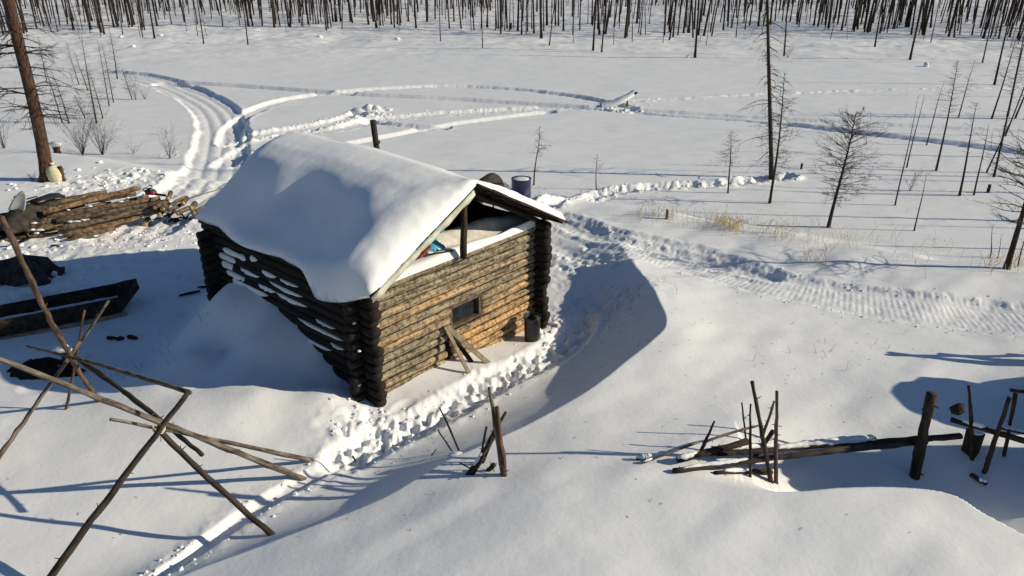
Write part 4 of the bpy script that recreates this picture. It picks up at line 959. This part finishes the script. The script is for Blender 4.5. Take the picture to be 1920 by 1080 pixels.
# big tree at the left, sack and stump beside it
def twig(mb, p, d, L, r, depth, r_=None, droop=0.0, n=3, den=3):
    r_ = r_ or rnd; pts = [Vector(p)]; d = Vector(d).normalized()
    k = 4 if depth else 3
    for i in range(k):
        d = (d + Vector((r_.uniform(-.22, .22), r_.uniform(-.22, .22), r_.uniform(-.18, .18) - droop))).normalized()
        pts.append(pts[-1] + d * L / k)
    mb.tube(pts, [r * (1 - .8 * i / k) for i in range(k + 1)], n, caps=False)
    if depth:
        for q in range(den):
            i = r_.randrange(1, k + 1) ; dd = (d + Vector((r_.uniform(-.9, .9), r_.uniform(-.9, .9), r_.uniform(-.5, .6)))).normalized()
            twig(mb, pts[i], dd, L * r_.uniform(.3, .55), max(.0035, r * .45), depth - 1, r_, droop, n, den)
def big_tree():
    b = Vector(G(90, 338)); root = thing('larch_tree', 'tall thick brown barked larch trunk at the left, beside the pale sack', 'tree', b, 0)
    b.z -= .1; t = P_(8, -60, b.y); h = 13.0; dirn = (t - b) ; dirn = dirn / dirn.z
    mb = MB(); n = 60; pts = []
    for i in range(n):
        z = h * i / (n - 1); pts.append(Vector((dirn.x * z + .05 * math.sin(z * .8), .02 * math.sin(z), z)))
    mb.tube(pts, [.195 * (1 - .5 * i / n) + (.10 * math.exp(-i * 1.1)) for i in range(n)], 18, wob=.05); mb.build('trunk', 'pine', root)
    mb = MB(); r = random.Random(2)
    for k in range(80):
        z = r.uniform(1.7, 12) if k > 34 else r.choice((2.4, 3.0, 4.5, 5.0)) + r.uniform(-.2, .2)
        i = min(n - 2, int(z / h * (n - 1))); a = r.uniform(0, 6.28) if k > 40 else r.choice((0.1, -.4, .5, 2.9, 3.4, -1.2)) 
        twig(mb, pts[i], (math.cos(a), math.sin(a), .05), r.uniform(.5, 1.6), .022, 2, r, .05, 4, 4)
    mb.build('crown', 'twig', root)
big_tree()
def sack():
    c = Vector(G(107, 340)); root = thing('sack', 'full yellowish sack tied at the top, leaning against the thick tree trunk', 'sack', c, 0)
    mb = MB(); n = 20; rows = []
    for z, r in ((-.05, .16), (0, .22), (.1, .26), (.25, .27), (.4, .25), (.5, .18), (.55, .07), (.58, .05), (.64, .09), (.66, .06)):
        rows.append([(r * math.cos(2 * math.pi * j / n) * (1 + .05 * math.sin(j * 3 + z * 9)) - z * .05, r * .85 * math.sin(2 * math.pi * j / n), z) for j in range(n)])
    mb.grid(rows, True); mb.build('sack_body', 'sack', root)
    mb = MB(); mb.tube([(.055 * math.cos(a) - .03, .055 * math.sin(a), .565) for a in [i * .63 for i in range(11)]], .012, 5, False); mb.build('tie', 'canvas', root)
sack()
c = foot(119, 340, .1); pole('stump', 'narrow brown stump standing right of the sack', 'stump', c, c + Vector((0, 0, .62)), .095, .08, 'pine', None, 1)
c = foot(108, 287, .1); o = pole('stump', 'low stump under a round cap of snow behind the thick tree', 'stump', c, c + Vector((0, 0, .45)), .16, .15, 'pine', None, 1)
mb = MB(); mb.blob((0, 0, .5), (.26, .22, .13), 12, .1, 5); mb.build('snow', 'snow', o)
for px, py, h, r in [(1250, 411, .35, .045), (1502, 317, .3, .05), (1852, 361, .35, .07), (958, 55, .8, .15), (173 , 40, .6, .16)]:
    c = foot(px, py, .05)
    nmz = {1250: 'short brown post stub standing in the dry grass at the bank', 1502: 'small dark stump alone in the meadow right of the tall snag', 1852: 'dark squat stump among the trees at the right', 958: 'small dark stump at the forest edge near the top centre', 173: 'dark stump at the forest edge near the upper left'}
    pole('stump', nmz[px], 'stump', c, c + Vector((0, 0, h)), r, r * .9, 'polebrown' if px == 1250 else 'burnt', None, 1)

# ------------------------------------------------------------------ TREES
def larch(seed, h, rt, crown_w, nb, c0, depth=1, den=3, lean=(0, 0), mt='burnt', droop=0., bend=.12, nt=6, up=.15, shape='cone', name='larch_tree', rtw=1.0):
    """root Empty with trunk and crown in local space; h height, crown starts at c0*h"""
    r = random.Random(seed); root = thing(name, None, 'tree'); n = 16; pts = []
    a1, a2 = r.uniform(0, 6), r.uniform(0, 6)
    for i in range(n):
        t = i / (n - 1); pts.append(Vector((lean[0] * h * t + bend * math.sin(t * 3.5 + a1) * t, lean[1] * h * t + bend * math.sin(t * 3 + a2) * t, h * t - .15 * (i == 0))))
    mb = MB(); mb.tube(pts, [rt * (1 - .88 * (i / (n - 1)) ** 1.1) + (.3 * rt if i == 0 else 0) for i in range(n)], nt, wob=.04); mb.build('trunk', mt, root)
    mb = MB()
    for k in range(nb):
        t = c0 + (1 - c0) * (k + r.random()) / nb; t = min(t, .985); f = t * (n - 1); i = int(f); p = pts[i].lerp(pts[min(i + 1, n - 1)], f - i)
        q = (t - c0) / (1 - c0)
        if shape == 'cone': wdt = crown_w * (1 - q) ** .8 * (.35 + .65 * min(1, q * 5)) + .05
        elif shape == 'round': wdt = crown_w * max(.15, math.sin(math.pi * min(1, q * .85 + .12)) ** .7)
        else: wdt = crown_w * r.choice((.2, .35, 1))
        a = r.uniform(0, 6.28); L = wdt * r.uniform(.55, 1.1)
        twig(mb, p, (math.cos(a), math.sin(a), r.uniform(-.1, .25) + up * q), L, max(.004, min(.02, rt * .2)) * rtw, depth, r, droop, 3, den)
    mb.build('crown', 'twig' if mt != 'burnt' else 'burnt', root)
    return root
def hpx(px, py, tx, ty):
    b = Vector(G(px, py)); t = P_(tx, ty, b.y); return b, t.z - b.z, (t.x - b.x) / max(.1, (t.z - b.z))
def specific(lb, px, py, tx, ty, rt, cw_, nb, c0, seed, depth=1, den=3, shape='cone', mt='bark', group=None, droop=0., name='larch_tree', rtw=1.0, bend=.05, up=.15):
    b, h, l = hpx(px, py, tx, ty); root = larch(seed, h, rt, cw_, nb, c0, depth, den, (l, 0), mt, droop, bend, 8, up, shape, name, rtw)
    root.location = b; tag(root, lb, 'tree', group); return root
specific('very tall dark snag with drooping dead branches, standing close behind a smaller larch', 1447, 338, 1433, -330, .088, 1.15, 150, .06, 101, 1, 4, 'sparse', droop=.2, rtw=1.0, name='dead_tree')
specific('bare larch directly beside the very tall snag, shorter and full of twigs', 1443, 381, 1476, 135, .05, .95, 70, .22, 102, 2, 4, 'cone', bend=.08)
specific('bare larch with a wide round crown alone right of the tall snag', 1553, 426, 1604, 212, .062, 1.0, 95, .24, 103, 2, 5, 'round', up=.5)
specific('small bare larch left of the tall snag, above the lumpy trail', 1365, 362, 1371, 246, .032, .62, 46, .42, 104, 2, 3, 'cone')
specific('slender crooked young larch with a small crown, right above the blue drum', 1001, 347, 1008, 236, .030, .50, 36, .50, 105, 2, 3, 'cone', bend=.12)
specific('smallest young larch in the open meadow, between drum and snag', 1118, 356, 1118, 290, .022, .42, 20, .48, 106, 1, 3, 'cone')
gr_ = 'thin trees scattered in the right part of the meadow'
T2 = [('thin leaning snag, nearest the road in the right meadow', 1714, 433, 1738, 322, .025, .3, 12, .3, 'sparse'),
 ('tall bare rod thin trunk leaning right, left member of a close pair', 1678, 385, 1722, 180, .028, .18, 16, .4, 'sparse'),
 ('bare rod thin trunk right member of the close pair', 1700, 314, 1732, 176, .03, .15, 14, .4, 'sparse'),
 ('leaning larch with a feathery top above the close pair of rods', 1755, 320, 1800, 112, .045, .75, 50, .52, 'cone'),
 ('thin leaning stem behind the feathery larch', 1737, 272, 1772, 150, .03, .3, 14, .35, 'sparse'),
 ('dark knobbly trunk with a flat tuft at its top', 1799, 367, 1834, 192, .045, .35, 34, .45, 'sparse'),
 ('thin dark snag just right of the knobbly trunk', 1826, 366, 1853, 232, .033, .28, 20, .3, 'sparse'),
 ('strongly leaning snag pointing up right near the right edge', 1849, 324, 1902, 215, .035, .3, 22, .3, 'sparse'),
 ('leaning larch with long fine branches near the right edge, farther back', 1859, 223, 1912, 60, .05, .9, 50, .35, 'cone'),
 ('larch with dense side branches at the right edge behind the snags', 1889, 218, 1928, 50, .06, .9, 60, .25, 'cone'),
 ('dark larch half cut off by the right edge, upper of the two', 1903, 222, 1955, 100, .05, .7, 40, .2, 'cone'),
 ('thin larch in the far right meadow beyond the sled track', 1797, 220, 1828, 112, .035, .5, 26, .35, 'cone'),
 ('tiny spindly dead tree beside the thick leaning larch at the right', 1857, 482, 1866, 420, .018, .2, 10, .6, 'sparse'),
 ('tiny straight dead stem right of the spindly one', 1871, 484, 1879, 436, .014, .08, 5, .4, 'sparse'),
 ('thin stem at the right edge behind the thick leaning larch', 1908, 500, 1930, 420, .02, .2, 8, .3, 'sparse')]
for i, (lb, px, py, tx, ty, rt, cw_, nb, c0, sh) in enumerate(T2): specific(lb, px, py, tx, ty, rt, cw_, nb, c0, 200 + i, 1, 3, sh, group=gr_, mt='bark')
specific('thick leaning larch with long bare arms, cut off by the right edge near the bank', 1887, 504, 1962, 240, .075, 1.25, 60, .30, 103 + 200, 2, 4, 'round', up=.5)
gl = 'thin trees of the small grove at the upper left'
T3 = [('spiky thin larch, leftmost of the grove', 148, 158, 124, 78), ('tall spiky larch in the middle of the grove', 181, 231, 152, 64), ('thin straight larch right of the tall spiky one', 205, 199, 182, 74), ('thin larch beside the straight one, its neighbour on the right', 213, 192, 190, 80),
      ('clean dark trunk, rightmost of the grove', 220, 148, 206, 50), ('slim leaning sapling at the front of the grove', 193, 222, 168, 130), ('slender young larch at the back of the grove', 165, 170, 140, 95), ('sapling in the gap between grove and thick tree', 160, 222, 140, 178), ('thin dark larch at the left behind the thick trunk', 117, 230, 76, 100),
      ('crooked thin larch left of the grove', 130, 232, 96, 130), ('thin sapling far left', 88, 155, 72, 70), ('leaning sapling at the right foot of the grove', 248, 186, 228, 130)]
for i, (lb, px, py, tx, ty) in enumerate(T3): specific(lb, px, py, tx, ty, .045 if i in (1, 4) else .032, .6, 60, .12, 300 + i, 1, 4, 'cone', group=gl)

def bush(lb, px, py, wpx, hpx_, seed, n=22, grp='bare bushes at the left side of the meadow'):
    b = Vector(G(px, py)); top = P_(px, py - hpx_, b.y); h = top.z - b.z; w = wpx / F * (b.y * CP + CH * SP) / 2
    mb = MB(); r = random.Random(seed)
    for i in range(n):
        a = r.uniform(0, 6.28); s = r.uniform(0, 1) ** .6 * w / h
        twig(mb, (0, 0, -.05), (math.cos(a) * s, math.sin(a) * s, 1), h * r.uniform(.6, 1.05), .008, 2, r, -.02, 3, 3)
    o = mb.build('bush', 'twig'); o.location = b; tag(o, lb, 'bush', grp)
bush('bare bush right of the thick tree, left member of a pair', 155, 290, 85, 75, 1, 30); bush('bare bush, right member of the pair beside the thick tree', 192, 290, 90, 80, 2, 30)
bush('low bare bush at the inner side of the curved road', 318, 297, 70, 55, 3, 14); bush('small bare bush at the right foot of the grove', 255, 187, 40, 45, 4, 8); bush('thin bare shrub just above the curved road', 272, 186, 35, 40, 5, 7)
bush('bare bush at the left picture edge', 8, 278, 60, 75, 6, 16); bush('sparse bare shrub leaning over the snow in front of the pair', 250, 288, 60, 35, 7, 5)
bush('sprig of bare twigs between the rod thin trunks at the right', 1706, 358, 26, 45, 8, 8, 'small shrubs in the right meadow'); bush('thin bare shrub under the leaning trees far right of the snag', 1477, 108, 60, 40, 9, 9, 'small shrubs in the right meadow')
bush('small dark shrub left of the tree foot by the sack', 62, 338, 30, 16, 10, 7, 'small shrubs in the yard')

# dry grass on the bank
def grass(px0, px1, pyf, n, hh, m, seed, sp=8):
    mb = MB(); r = random.Random(seed)
    for i in range(n):
        px = r.uniform(px0, px1); py = pyf(px) + r.gauss(0, sp); p = Vector(G(px, py)); h = hh * r.uniform(.4, 1.15)
        d = Vector((r.uniform(-.5, .5), r.uniform(-.3, .3), 1)).normalized(); q = p + d * h * .6; e = q + (d + Vector((r.uniform(-.7, .7), 0, -.4))) * h * .35
        w = .0045; s = Vector((w, 0, 0)); b = len(mb.v)
        mb.tube([p, q, e], [.005, .004, .002], 3, caps=False)
        if r.random() < .5: mb.tube([e, e + Vector((r.uniform(-.03, .03), 0, .05))], [.009, .004], 3, caps=False)
    return mb
mb = MB()
def bl(px): return np.interp(px, [1180, 1260, 1340, 1460, 1600, 1750, 1920], [402, 408, 425, 440, 455, 480, 500])
parts_ = [grass(1195, 1270, bl, 70, .42, 'grass', 1), grass(1320, 1480, bl, 130, .42, 'grass', 2), grass(1450, 1600, bl, 90, .42, 'grass', 3, 12), grass(1500, 1560, lambda x: 485, 40, .35, 'grass', 4, 8), grass(1600, 1840, bl, 45, .5, 'grass', 5, 18), grass(1845, 1940, lambda x: 495, 100, .42, 'grass', 6, 9), grass(1270, 1340, bl, 35, .5, 'grass', 7)]
for q in parts_:
    b = len(mb.v); mb.v += q.v; mb.f += [tuple(i + b for i in f) for f in q.f]; mb.uv += q.uv; mb.ti += q.ti; mb.mi += q.mi
o = mb.build('dry_grass', 'grass'); tag(o, 'pale yellow dry grass stalks poking from the snow along the bank', 'grass', kind='stuff')
mb = grass(1340, 1385, lambda x: 418 + (x - 1340) * .25, 90, .4, 'straw', 9, 4); o = mb.build('straw_tuft', 'straw'); tag(o, 'bright yellow tuft of bent straw on the bank', 'grass tuft')
mb = MB(); r = random.Random(77)
for px, py, n, s in [(1175, 560, 26, .5), (1330, 640, 4, 1.2), (1500, 590, 4, 1.6), (1540, 670, 6, .4), (230, 690, 22, .8), (330, 660, 14, .6), (1500, 400, 18, 2.5), (1330, 410, 8, .4), (700, 300, 3, .2), (1700, 620, 3, 2), (1590, 640, 3, .5)]:
    c = pg(px, py)
    for i in range(n):
        x, y = c[0] + r.gauss(0, s), c[1] + r.gauss(0, s * .7); p = Vector((x, y, gz(x, y) - .02)); h = r.uniform(.06, .22); mb.tube([p, p + Vector((r.uniform(-.1, .1), r.uniform(-.05, .05), h))], [.004, .002], 3, caps=False)
for i in range(420):
    px, py = r.uniform(0, 1920), r.uniform(330, 1060)
    if r.random() < .6: c0_ = r.choice([(1050, 590, 90, 40), (250, 620, 160, 60), (800, 790, 160, 60), (1500, 650, 200, 60)]); px, py = r.gauss(c0_[0], c0_[2]), r.gauss(c0_[1], c0_[3])
    if not (0 < px < 1920): continue
    p = at_z(px, py, .2); p = Vector((p[0], p[1], gz(p[0], p[1]) + .004)); a = r.uniform(0, 6.28); L = r.uniform(.01, .07)
    mb.tube([p, p + Vector((math.cos(a) * L, math.sin(a) * L, r.uniform(0, .02)))], [.0035, .002], 3, caps=False)
o = mb.build('dry_stems', 'twig'); tag(o, 'scattered thin dry weed stems sticking out of the smooth snow', 'weeds', kind='stuff')

# snow laden plank heap far out on the meadow, where the tracks cross
def far_heap(px, py, lb, s, name):
    c = Vector(G(px, py)); root = thing(name, lb, 'snow heap', c, R(12))
    mb = MB(); rows = []
    for i in range(15):
        t = i / 14; w = (.18 + .32 * math.sin(math.pi * min(1, t * .8 + .1))) * s; z = .1 + .85 * t ** 1.4 * s
        x = (-1.3 + 2.3 * t) * s
        rows.append([(x, -w, z - .10), (x, -w * .7, z + .12), (x, 0, z + .22 + .02 * math.sin(i)), (x, w * .7, z + .12), (x, w, z - .10)])
    mb.grid([q[::-1] for q in rows], True); mb.build('snow', 'snow', root)
    mb = MB(); mb.beam((-.4 * s, -.1, .2 * s), (1.25 * s, -.1, 1.05 * s), .2, .04); mb.beam((-.3 * s, .25, .2 * s), (1.4 * s, .3, 1.0 * s), .2, .04); mb.tube([(.6 * s, 0, -.1), (.6 * s, 0, .6 * s)], .05, 7); mb.build('board', 'board', root, False)
far_heap(1160, 203, 'snow covered boards jutting up where the tracks cross in the open meadow', .85, 'board_heap')
def far_lump(px, py):
    c = Vector(G(px, py)); mb = MB(); 
    for q in [(-.5, 0, .12, .5, .35, .25), (0, .1, .22, .4, .35, .32), (.45, .05, .3, .28, .22, .2), (.15, -.25, .08, .4, .25, .2)]: mb.blob(Vector(q[:3]), q[3:], 10, .2, 5)
    o = mb.build('snow_heap', 'crumb'); o.location = c; tag(o, 'broken heap of dug snow at the end of a track, left of the chimney pipe', 'snow heap')
far_lump(692, 214)
far_caps = [(228, 70), (350, 72), (300, 68), (636, 55), (380, 40), (700, 68), (745, 75), (790, 68), (250, 88), (1080, 105), (1290, 108), (1540, 92), (600, 70), (120, 66), (1736, 125), (415, 48)]
mb = MB(); r = random.Random(8)
for px, py in far_caps[::2]:
    c = Vector(G(px, py)); mb.blob(c + Vector((0, 0, .1)), (r.uniform(.15, .45), r.uniform(.15, .35), r.uniform(.1, .25)), 9, .25, 5)
o = mb.build('snow_mounds', 'snow'); tag(o, 'low mounds of snow over buried stumps along the forest edge', 'snow mounds', kind='stuff')

# ------------------------------------------------------------------ FOREST along the top
protos = []
r = random.Random(42)
for i in range(7):
    p = larch(500 + i, r.uniform(9, 13), r.uniform(.055, .13), r.uniform(.5, 1.2), 90, .05, 0 if i % 2 else 1, 2, (r.uniform(-.03, .03), r.uniform(-.02, .02)), 'burnt', .02, .15, 6, 0, 'sparse', 'larch_tree', 1.0)
    protos.append(p)
thin_ = []
for i in range(3):
    p = larch(600 + i, r.uniform(3, 6), .045, .45, 26, .15, 0, 2, (r.uniform(-.05, .05), 0), 'burnt', 0, .1, 5, .1, 'cone', 'young_larch', 1.0); thin_.append(p)
def edge_y(px): return np.interp(px, [-400, 0, 250, 300, 600, 900, 1000, 1300, 1450, 1600, 1920, 2400], [72, 72, 60, 48, 52, 58, 74, 72, 48, 60, 74, 80])
GF = 'bare burnt larches standing in the forest along the top of the picture'
LF = 'bare dark larch trunk standing in the dense burnt forest along the top'
pts = []; tries = 0; r = random.Random(99)
while len(pts) < 1550 and tries < 40000:
    tries += 1; px = r.uniform(-350, 2500); R0 = at_z(px, float(edge_y(min(max(px, -400), 2400))), -.8); r0 = math.hypot(R0[0], R0[1])
    u = r.random() ** 1.25; rr = math.sqrt(r0 ** 2 + u * (175 ** 2 - r0 ** 2)); a = math.atan2(R0[0], R0[1]); x, y = rr * math.sin(a), rr * math.cos(a)
    dens = .28 + 1.3 * max(0, float(vn(np.array([x * .12]), np.array([y * .12]), 91)[0]) + .12) + (.15 if px > 1000 else 0)
    if r.random() > dens: continue
    pts.append((rr, x, y, px))
pts.sort()
vis = [p for p in pts if -60 < p[3] < 1985]; rest_ = [p for p in pts if not (-60 < p[3] < 1985)]
singles = [(905, 90, 0), (465, 84, 3), (1303, 108, 1), (1640, 88, 2), (1706, 112, 4), (1842, 118, 5), (382, 82, 3), (612, 57, 6), (826, 77, 0), (1112, 95, 1), (1128, 98, 2), (1197, 62, 3), (980, 40, 4), (268, 70, 5), (290, 72, 6), (1745, 80, 0), (1030, 85, 3), (1255, 75, 4), (1380, 70, 5), (1470, 105, 2)]
LS = {905: 'dark larch standing forward of the forest, straight above the drum', 1303: 'thin larch standing forward of the forest left of the tall snag', 1640: 'thick dark trunk standing forward of the forest, right of the tall snag', 465: 'lone thin larch forward of the forest, above the bend of the road'}
used = {}
def put(i, kind, loc, rz, sc, label, group):
    L_p = protos if kind == 0 else thin_; p = L_p[i % len(L_p)]; key = (kind, i % len(L_p))
    if key not in used:
        used[key] = 1; p.location = loc; p.rotation_euler = (0, 0, rz); p.scale = sc; p['label'] = label; p['group'] = group
    else: dup(p, loc, rz, sc, label, group)
for n_, (px, py, i) in enumerate(singles):
    b = Vector(G(px, py)); put(i, 0, b, rnd.uniform(0, 6.28), (.85, .85, rnd.uniform(.9, 1.1)), LS.get(px, LF), GF)
VZ = ground0(np.array([p[1] for p in vis[:255]]), np.array([p[2] for p in vis[:255]]))
for n_, (rr, x, y, px) in enumerate(vis[:255]):
    s = r.uniform(.7, 1.3); put(r.randrange(7), 0, (x, y, float(VZ[n_]) - .1), r.uniform(0, 6.28), (s, s, r.uniform(.8, 1.25)), LF, GF)
GY = 'thin young larches along the edge of the forest'
for n_ in range(24):
    px = r.uniform(0, 1920); b = Vector(G(px, float(edge_y(px)) + r.uniform(0, 18))); s = r.uniform(.5, 1)
    put(r.randrange(3), 1, b, r.uniform(0, 6.28), (s, s, s), 'thin young larch at the near edge of the burnt forest', GY)
mb = MB(); left_ = vis[255:] + rest_
LZ = ground0(np.array([p[1] for p in left_]), np.array([p[2] for p in left_]))
for n_, (rr, x, y, px) in enumerate(left_):
    h = r.uniform(9, 14); l1, l2 = r.gauss(0, .55), r.gauss(0, .4); z = float(LZ[n_]) - .1; rt = r.uniform(.045, .12)
    mb.tube([(x, y, z), (x + l1 * .5, y + l2 * .5, z + h * .5), (x + l1, y + l2, z + h)], [rt, rt * .7, .015], 5, caps=False)
    for k in range(14):
        t = r.uniform(.15, .95); a = r.uniform(0, 6.28); L = r.uniform(.25, .8); p = Vector((x + l1 * t, y + l2 * t, z + h * t))
        mb.tube([p, p + Vector((math.cos(a) * L, math.sin(a) * L, r.uniform(-.15, .1)))], [.014, .006], 3, caps=False)
o = mb.build('far_forest', 'burnt'); tag(o, 'mass of dark bare trunks deeper in the burnt forest', 'forest', kind='stuff')

# a few trees outside the right edge whose long shadows cross the meadow
for n_, (x, y) in enumerate([(17.5, 20.5), (21, 23), (23, 26), (19, 28.5), (27, 31), (24, 36), (31, 40), (36, 47), (33, 52), (26.5, 21.5), (40, 56), (29, 27)]):
    dup(protos[n_ % 7], (x, y, gz0(x, y) - .1), n_ * 1.3, (.6, .6, .62), 'bare larch standing in the meadow beyond the right edge of the view', 'larches beyond the right edge of the view')
